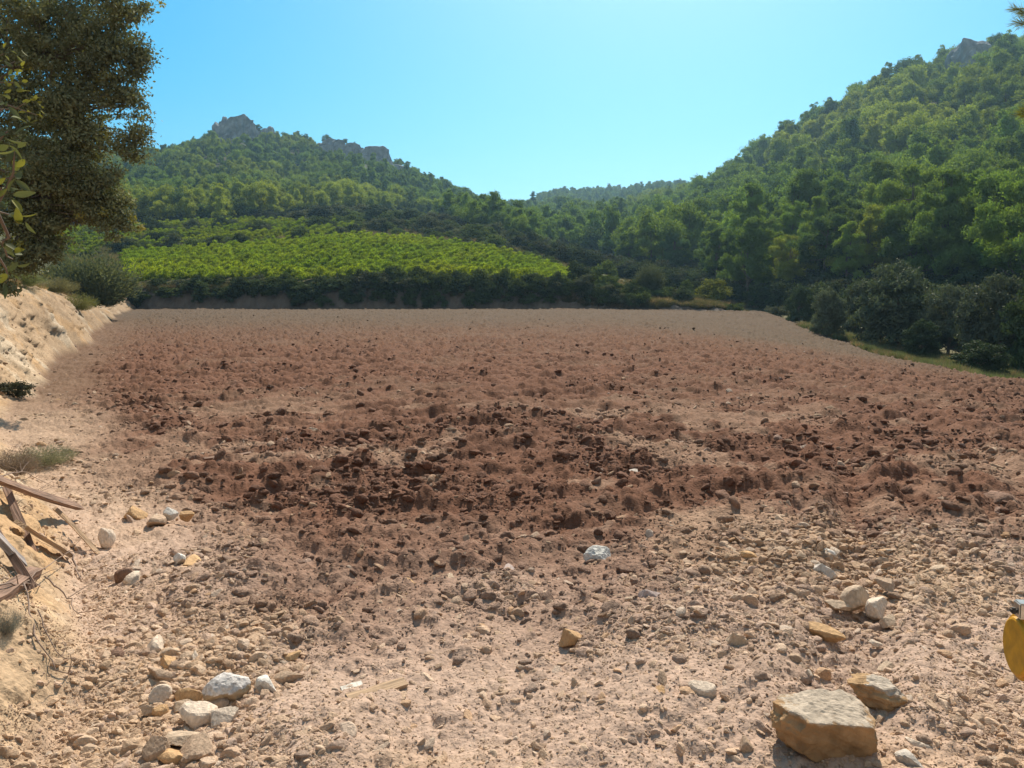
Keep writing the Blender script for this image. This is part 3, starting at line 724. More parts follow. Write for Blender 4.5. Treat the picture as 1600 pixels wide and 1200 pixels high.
def tuft_kind(seed, n, h, spread, mat, wd=.012):
    r = np.random.default_rng(seed); a = r.uniform(0, 6.28, n); q = r.uniform(0, 1, n)**.7*spread*.4
    P = np.c_[np.cos(a)*q, np.sin(a)*q, np.full(n, -.03)]; D = unit(np.c_[np.cos(a)*r.uniform(.1, 1.1, n), np.sin(a)*r.uniform(.1, 1.1, n), np.ones(n)]); U = unit(np.cross(D, r.normal(size=(n, 3))))
    V, F = leaf_quads(P, D, U, h*r.uniform(.5, 1.2, n), wd); return mesh_np('tuft', V, F, mat, smooth=False)
TUFTS = [tuft_kind(600+i, 110, .34, .3, M_GRASS) for i in range(4)]

def tree(crown, trunk, pos, s, rz, tint, label, cat, group, name, cname='crown', sz=None):
    t = empty(name, (pos[0], pos[1], pos[2]), rz); t.scale = (s, s, sz or s)
    c = link(cname, crown, t, tint=tint)
    if trunk is not None: link('trunk', trunk, t)
    tag(t, label, cat, group); return t
def visible(x, y, z, n=60):
    """does the straight line from the camera to the points clear the terrain"""
    t = np.linspace(.05, .97, n)[None]; X = x[:, None]*t; Y = y[:, None]*t; Z = CAMZ+(z-CAMZ)[:, None]*t
    return (Z > H(X, Y)-.3).all(1)

# ------------------------------------------------------------------ the pine woods on the hills
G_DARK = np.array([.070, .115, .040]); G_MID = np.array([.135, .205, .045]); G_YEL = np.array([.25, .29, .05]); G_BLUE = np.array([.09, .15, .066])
def forest():
    def jitter_grid(x0, x1, y0, y1, sp):
        gx, gy = np.meshgrid(np.arange(x0, x1, sp), np.arange(y0, y1, sp)); gx = gx.ravel()+rng.uniform(-.5, .5, gx.size)*sp*1.1; gy = gy.ravel()+rng.uniform(-.5, .5, gy.size)*sp*1.1; return gx, gy
    ax, ay = jitter_grid(-330, 330, 60, 520, 4.5); bx, by = jitter_grid(-260, 560, 520, 900, 7.0)
    x = np.r_[ax, bx]; y = np.r_[ay, by]
    k = np.abs(x) < .78*y+8; x = x[k]; y = y[k]; z = H(x, y)
    px, py = project(np.c_[x, y, z])
    # tree line on the left: pines start above the scrub terraces; on the right they start beyond the field edge
    tl = np.interp(px, [-300, 60, 200, 350, 430, 520, 620, 720, 800, 870, 930, 1000, 1080, 1150, 1220, 1300, 1400, 1500, 1600, 2000],
                   [350, 352, 352, 350, 338, 332, 334, 352, 378, 392, 405, 424, 440, 452, 462, 462, 470, 480, 490, 520])
    farside = y > np.interp(px, [-300, 600, 800, 900, 1000, 1150, 1250, 1400, 1600, 2000], [178, 178, 165, 158, 130, 104, 92, 78, 62, 50])
    ok = (py < tl) & farside
    # clearings left for the rock outcrops
    for (qx, qy, rr) in ROCK_CLEAR: ok &= np.hypot(x-qx, y-qy) > rr
    x, y, z, px, py = (a[ok] for a in (x, y, z, px, py))
    keepr = rng.random(len(x)) < np.where(x > 20, .60, 1.0); x, y, z, px, py = (a[keepr] for a in (x, y, z, px, py))
    hs_ = rng.uniform(.55, 1.15, len(x))*np.where(x > 20, 1.36, .90)*np.interp(y, [60, 150, 300, 500, 800], [1.05, 1.05, .95, .85, .75])
    v = visible(x, y, z+6.5*hs_); x, y, z, px, py, hs_ = (a[v] for a in (x, y, z, px, py, hs_))
    inframe = (px > -15) & (px < 1615)
    n1 = fbm(x*.02, y*.02, 95); n2 = rng.random(len(x))
    m = np.clip((n1-.38)*2.6+.25*(n2-.5), 0, 1)[:, None]; tint = G_MID*(1-m)+G_YEL*m
    hz = sst(.75, .95, n2)[:, None]; tint = tint*(1-hz)+G_DARK*hz
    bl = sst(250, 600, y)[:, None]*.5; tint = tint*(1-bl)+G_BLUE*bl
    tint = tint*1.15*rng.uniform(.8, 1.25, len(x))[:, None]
    order = np.argsort(np.where(inframe, y, 1e6)/hs_); big = order[:290]; rest = np.ones(len(x), bool); rest[big] = False
    for j in big:
        hi = y[j] < 125; c, t = PINES_HI[j % 4] if hi else PINES[j % 6]
        if px[j] < 700: lab, gr = 'bushy green pine in the wood low on the left hill', 'pines low on the left hill'
        elif px[j] < 1060: lab, gr = 'rounded pine in the wood of the hollow between both hills', 'pines in the hollow between the hills'
        elif y[j] < 115: lab, gr = 'large bushy pine at the foot of the right hillside behind the field', 'pines at the foot of the right hill'
        else: lab, gr = 'bushy yellowish green pine on the lower slope of the right hillside', 'pines on the lower right hillside'
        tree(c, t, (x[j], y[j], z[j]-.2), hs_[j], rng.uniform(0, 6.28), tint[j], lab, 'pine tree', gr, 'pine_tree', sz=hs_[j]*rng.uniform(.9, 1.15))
    i = np.where(rest)[0]; n = len(i)
    s3 = hs_[i][:, None]*rng.uniform(.88, 1.15, (n, 3))
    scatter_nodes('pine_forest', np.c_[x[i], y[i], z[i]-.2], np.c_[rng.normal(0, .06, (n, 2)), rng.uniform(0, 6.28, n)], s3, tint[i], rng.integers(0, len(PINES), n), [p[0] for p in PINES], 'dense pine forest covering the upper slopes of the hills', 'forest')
    print('pines', n, len(big))
# rocks first: their footprints stay free of trees
def rock_mass(name, seed, px, py, Y, wpx, hpx, depth, label, planes=None, tint=(.25, .275, .285), rz=0, cuts=26, jag=1.0):
    """a cliff whose foot stands at photo pixel px,py"""
    p = at(px, py, Y); p[2] = min(p[2], H(p[0], p[1])+2); W = wpx/FPX*Y; Hh = hpx/FPX*Y
    V, F = ico(6); r = np.random.default_rng(seed); n = unit(r.normal(size=(cuts, 3))); n[:, 2] *= .6; n = unit(n); d = .62+.3*r.random(cuts)
    q = V@n.T; rad = np.where(q > 1e-3, d/np.maximum(q, 1e-3), 9).min(1); rad = np.minimum(rad, 1.0); P = V*rad[:, None]
    P = np.sign(P)*np.abs(P)**np.array([.75, .75, .8])
    # vertical fissures
    a = np.arctan2(P[:, 1], P[:, 0]); fis = np.abs(np.sin(a*9+2*np.sin(P[:, 2]*3)+r.random()*6))**.5*.09+np.abs(np.sin(a*23+3*np.sin(P[:, 2]*5)))**.6*.04
    P[:, :2] *= (1-.13+fis)[:, None]; P *= (1+jag*(.07*wob(V, seed+13, 4)+.05*wob(V, seed+14, 10)+.03*wob(V, seed+15, 24)))[:, None]; P[:, 2] += jag*.12*wob(V, seed+3, 6)*(P[:, 2] > 0)
    P = P*np.array([W/2, depth/2, Hh*.85]); P += .35*np.c_[wob(V, seed+4, 14), wob(V, seed+5, 14), wob(V, seed+6, 14)]*min(1, W/20)
    me = mesh_np(name, P, F, M_CLIFF, smooth=False); o = link(name, me, None, (p[0], p[1], p[2]+(.30*Hh if seed in (703, 704, 707, 708) else .06*Hh)), (0, 0, rz), (1, 1, 1), tint); tag(o, label, 'rock outcrop'); return p, W
M_CLIFF = mat_stone('cliff_rock', bump=1.0, nscale=.35, lo=.6, hi=1.25)
ROCK_CLEAR = []
for a in (('rock_outcrop', 701, 372, 240, 400, 88, 60, 18, 'tall grey rock crag crowning the left hill'),
          ('rock_outcrop', 702, 415, 236, 402, 48, 34, 14, 'low dark rock shoulder to the right of the tall crag'),
          ('rock_outcrop', 706, 350, 238, 398, 34, 52, 12, 'narrow jagged rock spur at the left foot of the tall crag'),
          ('rock_outcrop', 707, 624, 290, 374, 50, 26, 12, 'lower right end of the sloping grey rock face on the left ridge'),
          ('rock_outcrop', 708, 552, 263, 384, 50, 28, 10, 'broken grey rock between the pale ledge and the long sloping face'),
          ('rock_outcrop', 703, 518, 256, 386, 64, 27, 14, 'pale rock ledge in the middle of the left ridge'),
          ('rock_outcrop', 704, 588, 275, 380, 70, 36, 14, 'long sloping grey rock face at the right end of the left ridge'),
          ('rock_outcrop', 705, 1518, 128, 256, 80, 66, 16, 'hazy grey rock dome near the top of the right hill')):
    p, W = rock_mass(*a, jag=.45 if a[1] in (705, 704, 707) else 1.0); ROCK_CLEAR.append((p[0], p[1], W*.42)); ROCK_CLEAR.append((p[0]*.96, p[1]*.955, W*.42)); ROCK_CLEAR.append((p[0]*.92, p[1]*.92, W*.3))
forest()
# skyline trees one can single out
for (px, py, Y, s, k, lab) in ((374, 196, 402, .62, 4, 'small dark pine leaning on the top of the tall left crag'), (345, 196, 402, .4, 0, 'small bush like pine on the left tip of the crag'),
        (404, 205, 404, .7, 2, 'dark rounded pine on the right shoulder of the crag'), (423, 216, 404, .8, 1, 'pointed pine right of the crag on the skyline'),
        (478, 228, 396, .95, 3, 'dark pointed pine standing up alone on the left ridge'), (511, 228, 394, .95, 4, 'flat topped umbrella pine on the left ridge skyline'),
        (539, 228, 392, .62, 4, 'small spreading pine just right of the umbrella pine'), (553, 231, 392, .55, 0, 'smallest skyline pine above the sloping rock face'),
        (833, 312, 440, .75, 3, 'dark pointed pine on the saddle in the centre of the skyline'), (978, 302, 730, .9, 4, 'tiny dark pine on the crest of the distant central hill'),
        (1556, 82, 256, 1.0, 4, 'broad dark pine topping the rock dome on the right hill'), (1578, 84, 254, .45, 1, 'small narrow pine just right of the broad pine on the rock dome')):
    p = at(px, py, Y); h = float(H(p[0], p[1])); hh = p[2]+.3*s if py < 320 else h
    c, t = PINES[k]; tree(c, t, (p[0], p[1], p[2]-2.6*s), s, rnd.uniform(0, 6), G_DARK*1.2, lab, 'pine tree', None, 'pine_tree')
# larger pines at the foot of the right hill, placed one by one: (px, py of foot, distance, height px, colour, kind, label)
for (px, py, Y, hp, col, k, lab) in (
        (1172, 470, 104, 128, G_MID, 1, 'dark green cone shaped pine at the left foot of the right hill'),
        (1292, 470, 96, 150, G_DARK*1.2, 0, 'big dark spreading pine with bare grey branches in the middle of the right hill foot'),
        (1232, 468, 100, 110, G_YEL, 3, 'light yellow green pine between the cone shaped and the dark spreading pine'),
        (1365, 462, 92, 140, G_YEL*1.05, 1, 'bright yellow green pine behind the big round holm oak'),
        (1455, 462, 88, 150, G_DARK*1.3, 0, 'broad dark green pine right of the bright yellow pine'),
        (1548, 452, 84, 175, G_MID*.9, 3, 'tall olive green pine near the right edge of the photo'),
        (1608, 460, 80, 190, G_YEL*.8, 2, 'tall pine cut by the right edge of the photo'),
        (1118, 452, 118, 95, G_MID*.8, 2, 'pine with blunt top left of the cone shaped pine'),
        (1052, 438, 135, 80, G_BLUE*1.2, 3, 'bluish pine at the bottom of the hollow'),
        (985, 425, 150, 72, G_MID*.8, 0, 'round dark pine above the spiky broom bush')):
    p = at(px, py, Y); z = float(H(p[0], p[1])); hgt = (hp/FPX*Y)/8.3
    top = at(px, py-hp, Y)[2]; s = max(.6, (top-z)/8.3); c, t = PINES_HI[k]
    tree(c, t, (p[0], p[1], z-.2), s*1.0, rnd.uniform(0, 6), col, lab, 'pine tree', None, 'pine_tree')

# ------------------------------------------------------------------ vineyard on the terrace above the field
def vines():
    th = R(24); sp_r, sp_v = 1.85, 1.05
    U, Vv = np.meshgrid(np.arange(-80, 80, sp_r), np.arange(-20, 120, sp_v)); U = U.ravel(); Vv = Vv.ravel()+rng.uniform(-.2, .2, U.size)
    U = U+rng.uniform(-.12, .12, U.size); x = U*math.cos(th)+Vv*math.sin(th)-20; y = -U*math.sin(th)+Vv*math.cos(th)+80
    z = H(x, y); px, py = project(np.c_[x, y, z])
    top = np.interp(px, [180, 215, 300, 400, 480, 560, 640, 700, 760, 820, 890], [404, 402, 398, 390, 383, 377, 381, 388, 398, 412, 436])
    fr = np.interp(x, [-60, -20, 0, 8, 12], [84.6, 84.2, 84.4, 86, 90])
    ok = (y > fr) & (py > top) & (px > 196) & (px < 893) & (y < 135); x, y, z, px = (a[ok] for a in (x, y, z, px))
    # lesser vines on the terraces higher up on the left
    U, Vv = np.meshgrid(np.arange(-110, 60, 2.4), np.arange(118, 190, 1.5)); x2 = U.ravel()+rng.uniform(-.5, .5, U.size); y2 = Vv.ravel()+rng.uniform(-.4, .4, U.size)
    z2 = H(x2, y2); p2, q2 = project(np.c_[x2, y2, z2]); t2 = np.interp(p2, [60, 200, 330, 430, 560], [362, 358, 350, 350, 356]); b2 = np.interp(p2, [60, 215, 300, 400, 480, 560], [412, 398, 393, 385, 377, 366])
    ok = (q2 > t2) & (q2 < b2) & (p2 > 40) & (p2 < 560) & (fbm(x2*.06, y2*.22, 99) > .45); x2, y2, z2 = x2[ok], y2[ok], z2[ok]
    o = np.argsort(y); big = o[:290]; rest = np.ones(len(x), bool); rest[big] = False
    def tint(x, y):
        m = (fbm(x*.15, y*.15, 98)-.3).clip(0, 1)[:, None]*1.4; c = np.array([.155, .245, .028])*(1-m)+np.array([.27, .33, .038])*m
        return c*rng.uniform(.8, 1.2, len(x))[:, None]
    tt = tint(x, y)
    for j in big:
        s = rng.uniform(.9, 1.2); v = link('grapevine', VINES[j % 5], None, (x[j], y[j], z[j]-.05), (0, 0, -th+math.pi/2+rng.normal()*.1), (s*1.05, s*1.1, s), tt[j])
        tag(v, 'bright green grapevine in the front rows at the lower edge of the vineyard', 'grapevine', 'front vines of the bright green vineyard')
    X = np.r_[x[rest], x2]; Y = np.r_[y[rest], y2]; Z = np.r_[z[rest], z2]; n = len(X); n1 = rest.sum()
    tn = np.r_[tt[rest], tint(x2, y2)*.85]
    scatter_nodes('vineyard_vines', np.c_[X, Y, Z-.05], np.c_[np.zeros((n, 2)), -th+math.pi/2+rng.normal(0, .15, n)], rng.uniform(.95, 1.25, (n, 3)), tn, rng.integers(0, 5, n), VINES, 'dense bright green vines covering the terrace behind the field', 'vines')
    print('vines', len(x), n)
vines()

# ------------------------------------------------------------------ shrubs
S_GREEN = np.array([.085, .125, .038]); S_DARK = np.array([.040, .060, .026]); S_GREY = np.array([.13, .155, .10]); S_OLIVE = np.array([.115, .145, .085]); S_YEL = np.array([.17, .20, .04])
def shrub(px, py, Y, wpx, hpx, tint, label, group=None, kind=None, name='shrub', cat='shrub', sink=.1):
    p = at(px, py, Y); z = float(H(p[0], p[1])); s = wpx/FPX*Y/2.1; sz = hpx/FPX*Y/1.9
    me = (kind or BUSHES)[rnd.randrange(len(kind or BUSHES))]
    o = link(name, me, None, (p[0], p[1], z-sink*s), (0, 0, rnd.uniform(0, 6.28)), (s, s*rnd.uniform(.85, 1.1), sz), np.array(tint)*rnd.uniform(.85, 1.15)); tag(o, label, cat, group); return o
# brambles and ivy hanging over the back bank
for i in range(74):
    px = 205+(1010-205)*(i+rnd.uniform(-.3, .3))/74; Y = rnd.uniform(81.2, 83.6)
    g = rnd.random(); col = S_DARK*1.4 if g < .5 else (S_GREEN*.9 if g < .85 else S_GREY*.7)
    h = np.interp(px, [205, 330, 420, 700, 1000], [18, 26, 37, 38, 38])*rnd.uniform(.75, 1.15)
    if px < 300 and rnd.random() < .5: continue
    shrub(px, 470, Y, rnd.uniform(28, 50), h, col, 'dark bramble thicket overhanging the bank below the vineyard', 'brambles along the bank between field and vineyard', name='bramble', cat='bramble', sink=.25)
for i in range(95):
    px = rnd.uniform(300, 1000); Y = rnd.uniform(80.9, 82.2)
    shrub(px, 478, Y, rnd.uniform(18, 32), rnd.uniform(18, 32), S_DARK*rnd.uniform(.9, 2.2), 'low hanging bramble at the foot of the bank below the vineyard', 'low brambles at the foot of the bank', name='bramble', cat='bramble', sink=.1)
for i in range(26):
    px = rnd.uniform(900, 1090); Y = rnd.uniform(84, 96)
    shrub(px, 465, Y, rnd.uniform(22, 44), rnd.uniform(20, 38), rnd.choice([S_DARK, S_GREEN, S_GREY*.7, S_GREEN*1.3]), 'green shrub in the thicket between vineyard and pines', 'shrubs between the vineyard end and the pines')
for (px, py, Y, w_, h_, c, lab, nm) in (
        (212, 470, 80, 26, 46, S_DARK*.7, 'dark pointed ivy clad stump right of the grey green olive bush', 'ivy_bush'),
        (905, 468, 86, 50, 56, S_DARK*1.2, 'dark round bush at the right end of the vineyard', 'bush'),
        (890, 425, 104, 40, 36, S_DARK*1.3, 'round dark bush at the upper right corner of the vineyard', 'bush'),
        (940, 455, 96, 56, 52, S_GREEN*1.3, 'light green bush right of the vineyard corner', 'bush'),
        (1014, 470, 88, 52, 56, S_OLIVE*.75, 'spiky upright broom bush behind the back edge of the field', 'broom_bush'),
        (1068, 478, 84, 34, 34, S_DARK*1.5, 'small grey green dome shaped bush left of the yellow green fig', 'bush'),
        (1112, 474, 88, 58, 46, S_YEL, 'yellow green fig like bush on the back right corner of the field', 'fig_bush'),
        (1146, 482, 82, 30, 24, S_GREEN*1.1, 'small round green bush at the very corner of the field', 'bush'),
        (1078, 458, 96, 40, 36, S_GREY, 'silvery bush behind the yellow green fig like bush', 'bush'),
        (1183, 482, 84, 22, 16, np.array([.26, .21, .13]), 'dry straw coloured bush at the right corner of the field', 'dry_bush'),
        (1215, 490, 80, 34, 30, S_GREY*.8, 'pale grey bush in the shade at the foot of the pines', 'bush'),
        (146, 466, 52, 136, 88, S_OLIVE*1.25, 'large grey green olive bush on the shoulder of the left bank', 'olive_bush'),
        (100, 456, 56, 64, 72, S_OLIVE, 'grey green olive bush half hidden behind the large one', 'olive_bush')):
    if nm == 'olive_bush':
        for_k = 0
    shrub(px, py, Y, w_, h_, c, lab, None, name=nm, cat='bush')
# terrace hedges and scrub above the vineyard
for i in range(175):
    px = rnd.uniform(110, 860); k = rnd.random()
    if px < 560: base = np.interp(px, [110, 215, 300, 400, 480, 560], [404, 396, 391, 383, 374, 366]); py = rnd.choice([base, base, base-14, base-26])+rnd.uniform(-2, 2)
    else: py = rnd.uniform(*[np.interp(px, [560, 650, 750, 860], v) for v in ([340, 342, 362, 386], [368, 374, 392, 424])])
    p = hit(px, py)[0]
    if p[1] < 95 or p[1] > 230: continue
    col = rnd.choice([S_DARK*1.4, S_GREEN, S_OLIVE*.8, S_GREY*.8, S_GREEN*1.2]); w_ = rnd.uniform(14, 38); s = w_/FPX*p[1]/2.1
    o = link('shrub', BUSHES[i % 5], None, (p[0], p[1], p[2]-.2), (0, 0, rnd.uniform(0, 6)), (s*rnd.uniform(1, 1.6), s, s*rnd.uniform(.7, 1.05)), col*rnd.uniform(.8, 1.3))
    tag(o, 'green shrub in the scrub covered terraces above the vineyard', 'shrub', 'shrubs on the terraces above the vineyard')
# understory that closes the foot of the woods
def understory():
    n = 5200; px = rng.uniform(-20, 1620, n); a = rng.uniform(0, 1, n)
    lo = np.interp(px, [0, 200, 430, 520, 620, 720, 800, 900, 1000, 1080, 1180, 1300, 1450, 1600], [358, 356, 346, 340, 340, 362, 388, 418, 440, 462, 478, 500, 522, 540])
    hi = lo-np.interp(px, [0, 1000, 1300, 1600], [22, 45, 90, 130])
    py = hi+(lo-hi)*a; P = hit(px, py); ok = (P[:, 1] > np.interp(P[:, 0], [-200, 0, 20, 24, 40, 80], [150, 100, 88, 60, 44, 40])) & (P[:, 1] < 600) & (P[:, 0] < .78*P[:, 1]) & ((P[:, 0] > x_edge(P[:, 1])+3.5) | (P[:, 1] > 90)); P = P[ok]; n = len(P)
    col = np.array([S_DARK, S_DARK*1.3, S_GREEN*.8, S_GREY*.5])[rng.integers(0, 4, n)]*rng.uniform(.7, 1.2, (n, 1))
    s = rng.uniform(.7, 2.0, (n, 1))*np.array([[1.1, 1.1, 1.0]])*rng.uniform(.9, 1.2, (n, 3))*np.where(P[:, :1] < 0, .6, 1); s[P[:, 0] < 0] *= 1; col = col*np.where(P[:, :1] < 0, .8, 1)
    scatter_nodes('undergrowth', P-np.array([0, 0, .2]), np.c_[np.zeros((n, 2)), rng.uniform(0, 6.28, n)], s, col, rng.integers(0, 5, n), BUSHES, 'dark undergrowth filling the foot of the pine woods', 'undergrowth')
understory()
# holm oaks along the foot of the right slope
def oak(px, py, Y, wpx, hpx, tint, label, group=None):
    p = at(px, py, Y); z = float(H(p[0], p[1])); top = at(px, py-hpx, Y)[2]; s = wpx/FPX*Y/5.4; sz = (top-z)/4.4; k = rnd.randrange(3)
    t = empty('holm_oak', (p[0], p[1], z-.15), rnd.uniform(0, 6)); t.scale = (s, s, sz); link('crown', OAKS[k][0], t, tint=tint); link('trunk', OAKS[k][1], t); tag(t, label, 'holm oak', group); return t
for a in ((1293, 512, 60, 56, 58, S_GREY*1.0, 'small silvery round holm oak standing alone at the right field edge'),
          (1400, 528, 56, 134, 108, S_OLIVE*.85, 'biggest round topped grey green holm oak behind the right field edge'),
          (1345, 515, 66, 60, 70, S_GREY*.6, 'dark holm oak tucked between the small silvery oak and the biggest one'),
          (1482, 545, 52, 96, 92, S_GREY*.9, 'silvery leaved holm oak right of the biggest round one'),
          (1560, 560, 46, 130, 120, S_GREY*.65, 'dark wide holm oak with pale leaf tips at the right edge'),
          (1625, 575, 42, 120, 150, S_GREEN*.7, 'holm oak cut by the right edge of the photo'),
          (1250, 500, 74, 50, 52, S_DARK*1.4, 'dark low holm oak left of the small silvery one'),
          (1530, 580, 40, 90, 46, S_DARK*1.2, 'low very dark oak bush down the slope at the right'),
          (1440, 552, 50, 60, 50, S_DARK*1.3, 'low dark oak bush beneath the biggest round oak'),
          (405, 368, 190, 56, 40, S_DARK*1.4, 'dark round oak at the foot of the left wood above the terraces'),
          (300, 362, 190, 40, 26, S_DARK*1.5, 'lower dark oak at the left of the terraces'),
          (498, 352, 176, 60, 30, S_OLIVE*.6, 'grey green oak in the middle of the terrace scrub'),
          (590, 352, 176, 44, 30, S_DARK*1.5, 'dark oak above the scrub right of the terraces'),
          (640, 362, 172, 40, 34, S_DARK*1.4, 'round dark oak where scrub and pine wood meet'),
          (700, 372, 165, 36, 28, S_DARK*1.6, 'last dark oak on the right side of the scrub slope')): oak(*a)
# grass, on the bank and along the edges
def grasses():
    L = []
    n = 5200; y = 1/(rng.uniform(1/75, 1/10., n)); d = rng.uniform(.62, 2.6, n)*np.interp(y, [0, 80], [1.8, 3.5]); x = x_toe(y)-d*1.3; L.append((x, y, 0, np.clip(.25+.02*y, .4, 1.5)))
    n = 3800; y = rng.uniform(22, 70, n); x = x_edge(y)+rng.uniform(.6, 5.5, n); L.append((x, y, 1, 1.3))
    n = 4200; x = rng.uniform(-44, 26, n); y = 81.6+rng.uniform(0, 3.4, n); L.append((x, y, 2, 1.4))
    n = 9000; p = rng.uniform(90, 960, n); q = rng.uniform(335, 425, n); P = hit(p, q); k = (P[:, 1] > 100) & (P[:, 1] < 210); L.append((P[k, 0], P[k, 1], 3, 2.4))
    n = 2500; p = rng.uniform(880, 1190, n); q = rng.uniform(440, 482, n); P = hit(p, q); k = (P[:, 1] > 81); L.append((P[k, 0], P[k, 1], 2, 1.8))
    n = 300; y = rng.uniform(3.2, 9, n); x = x_toe(y)-rng.uniform(.9, 2.0, n); L.append((x, y, 4, .45))
    X = np.concatenate([a[0] for a in L]); Y = np.concatenate([a[1] for a in L]); Kd = np.concatenate([np.full(len(a[0]), a[2]) for a in L]); S = np.concatenate([np.broadcast_to(a[3], a[0].shape) for a in L])
    k = fbm(X*.35, Y*.35, 89) > np.where(Kd == 0, .47, np.where(Kd == 1, .4, .3)); X, Y, Kd, S = X[k], Y[k], Kd[k], S[k]; n = len(X)
    Z = H(X, Y, True)
    g = np.array([[.17, .19, .06], [.15, .18, .075], [.12, .12, .05], [.14, .155, .06], [.30, .22, .12]])[Kd]; straw = np.array([.36, .27, .15])
    m = (rng.random(n) < np.array([.62, .25, .3, .3, .9])[Kd])[:, None]; col = np.where(m, straw*.8, g)*rng.uniform(.7, 1.2, (n, 1))
    s = S[:, None]*rng.uniform(.6, 1.3, (n, 3))
    scatter_nodes('grass', np.c_[X, Y, Z], np.c_[rng.normal(0, .1, (n, 2)), rng.uniform(0, 6.28, n)], s, col, rng.integers(0, 4, n), TUFTS, 'dry and green grass on banks, verges and terraces', 'grass')
grasses()

# ------------------------------------------------------------------ big holm oak at the upper left
def near_oak():
    r = np.random.default_rng(41)
    base = np.array([-12.6, 14.2, float(H(-12.6, 14.2))-.3])
    lobes = [ # px,py,Y,radius px at that distance, puffs
     (60,40,13.5,110,34),(150,20,13.2,75,20),(205,30,13.0,36,8),(170,95,13,58,16),(60,140,13.6,105,34),(130,170,13,80,24),(196,172,12.8,34,9),(200,228,13,30,8),(178,120,13,46,10),
     (60,240,13.2,85,26),(140,250,13,60,18),(60,310,13,66,20),(120,315,13,60,18),(165,300,12.9,36,9),(180,335,12.9,30,8),(25,370,13,50,14),(75,370,13,34,10),(25,420,12.8,38,10),(70,405,12.8,22,6),
     (225,10,13,18,3),(225,60,13,12,2),(215,110,12.9,14,3),(222,160,12.9,14,3),(228,205,12.9,12,3),(150,330,13,40,8),(110,345,13,44,10),(195,350,12.8,22,6),(170,365,12.8,18,5),(60,350,13,50,12),(90,400,12.8,24,6),(10,445,12.6,24,6),(100,60,13,90,24),(90,190,13,70,20),(200,90,13,30,8),(100,270,12.8,60,16),
     (-60,60,14,150,44),(-60,220,14,130,36),(-50,340,14,80,20),(60,-80,14,160,44),(180,-60,13.5,60,14),(-140,120,15,160,36),(0,120,15.5,160,50),(70,220,15,90,26)]
    cs = []; rs = []
    for (px, py, Y, rp, n) in lobes:
        c = at(px, py, Y); Rr = rp/FPX*Y
        d = unit(r.normal(size=(n, 3)))*(r.uniform(.1, 1, n)**.5)[:, None]*Rr*np.array([.85, .8, .85]); cs.append(c+d); rs.append(np.minimum(.24*r.uniform(.6, 1.3, n), Rr*.7))
    cs = np.concatenate(cs); rs = np.concatenate(rs)
    t = empty('holm_oak', tuple(base)); tag(t, 'large grey green holm oak overhanging the top left corner from the left bank', 'holm oak')
    loc = cs-base
    me = crown_mesh('crown', 43, loc, rs*1.12, 190, .066, .032, M_OAK, up=.2, jit=.8, core=.0, squash=.9)
    link('crown', me, t, tint=(.19, .20, .105))
    # a share of younger, yellower leaf sprays on the camera side
    sel = r.permutation(len(loc))[:70]
    me2 = crown_mesh('young_leaves', 47, loc[sel]+r.normal(size=(70, 3))*.15, rs[sel]*.6, 60, .06, .034, M_OAK, up=.5, jit=.6, core=0)
    o = link('young_leaves', me2, t, tint=(.30, .27, .07))
    tr = curve((0, 0, -.2), (.3, -.2, 4.2), 8, .05, r); L = [(tr, np.linspace(.28, .14, 8))]
    mains = []
    for k in range(12):
        tgt = loc[r.integers(0, len(loc))]; i = r.integers(3, 8); c = curve(tr[i], tr[i]+(tgt-tr[i])*.72, 12, .05, r); mains.append(c); L.append((c, np.linspace(.09, .02, 12)))
    allp = np.concatenate(mains)
    for q in loc[r.permutation(len(loc))[:520]]:
        dd = ((allp-q)**2).sum(1); j = np.argmin(dd)
        if dd[j] > 3.2: continue
        L.append((curve(allp[j], q, 6, .05, r), np.linspace(.016, .004, 6)))
    V, F = tubes(L, 5); link('trunk', mesh_np('trunk', V, F, M_BARK), t)
near_oak()
# ------------------------------------------------------------------ olive bush: upright grey green twigs
def wispy(name, seed, n, h, w_, mat, L, Wd):
    r = np.random.default_rng(seed); a = r.uniform(0, 6.28, n); q = r.uniform(0, 1, n)**.5; lean = q*.9
    tip = np.c_[np.cos(a)*lean*w_*.5, np.sin(a)*lean*w_*.5, h*(1-.35*q**2)*r.uniform(.65, 1.05, n)]; k = 16
    t = r.uniform(.2, 1, (n, k)); P = tip[:, None]*t[..., None]+r.normal(size=(n, k, 3))*.05*h*(.4+t[..., None]); P[..., :2] += (tip[:, None, :2]*.25*np.sin(t*3.1)[..., None])
    P = P.reshape(-1, 3); D = unit(np.repeat(tip, k, 0)*np.array([1.2, 1.2, 1])+r.normal(size=P.shape)*.35*h); U = unit(np.cross(D, r.normal(size=P.shape)))
    V, F = leaf_quads(P, D, U, L*r.uniform(.6, 1.2, len(P)), Wd); return mesh_np(name, V, F, mat, smooth=False)
W_OL = wispy('olive_foliage', 801, 900, 1.9, 2.1, M_BUSH, .13, .035)
for o in list(C.objects):
    if o.name.startswith('olive_bush') or o.name.startswith('broom_bush'): o.data = W_OL
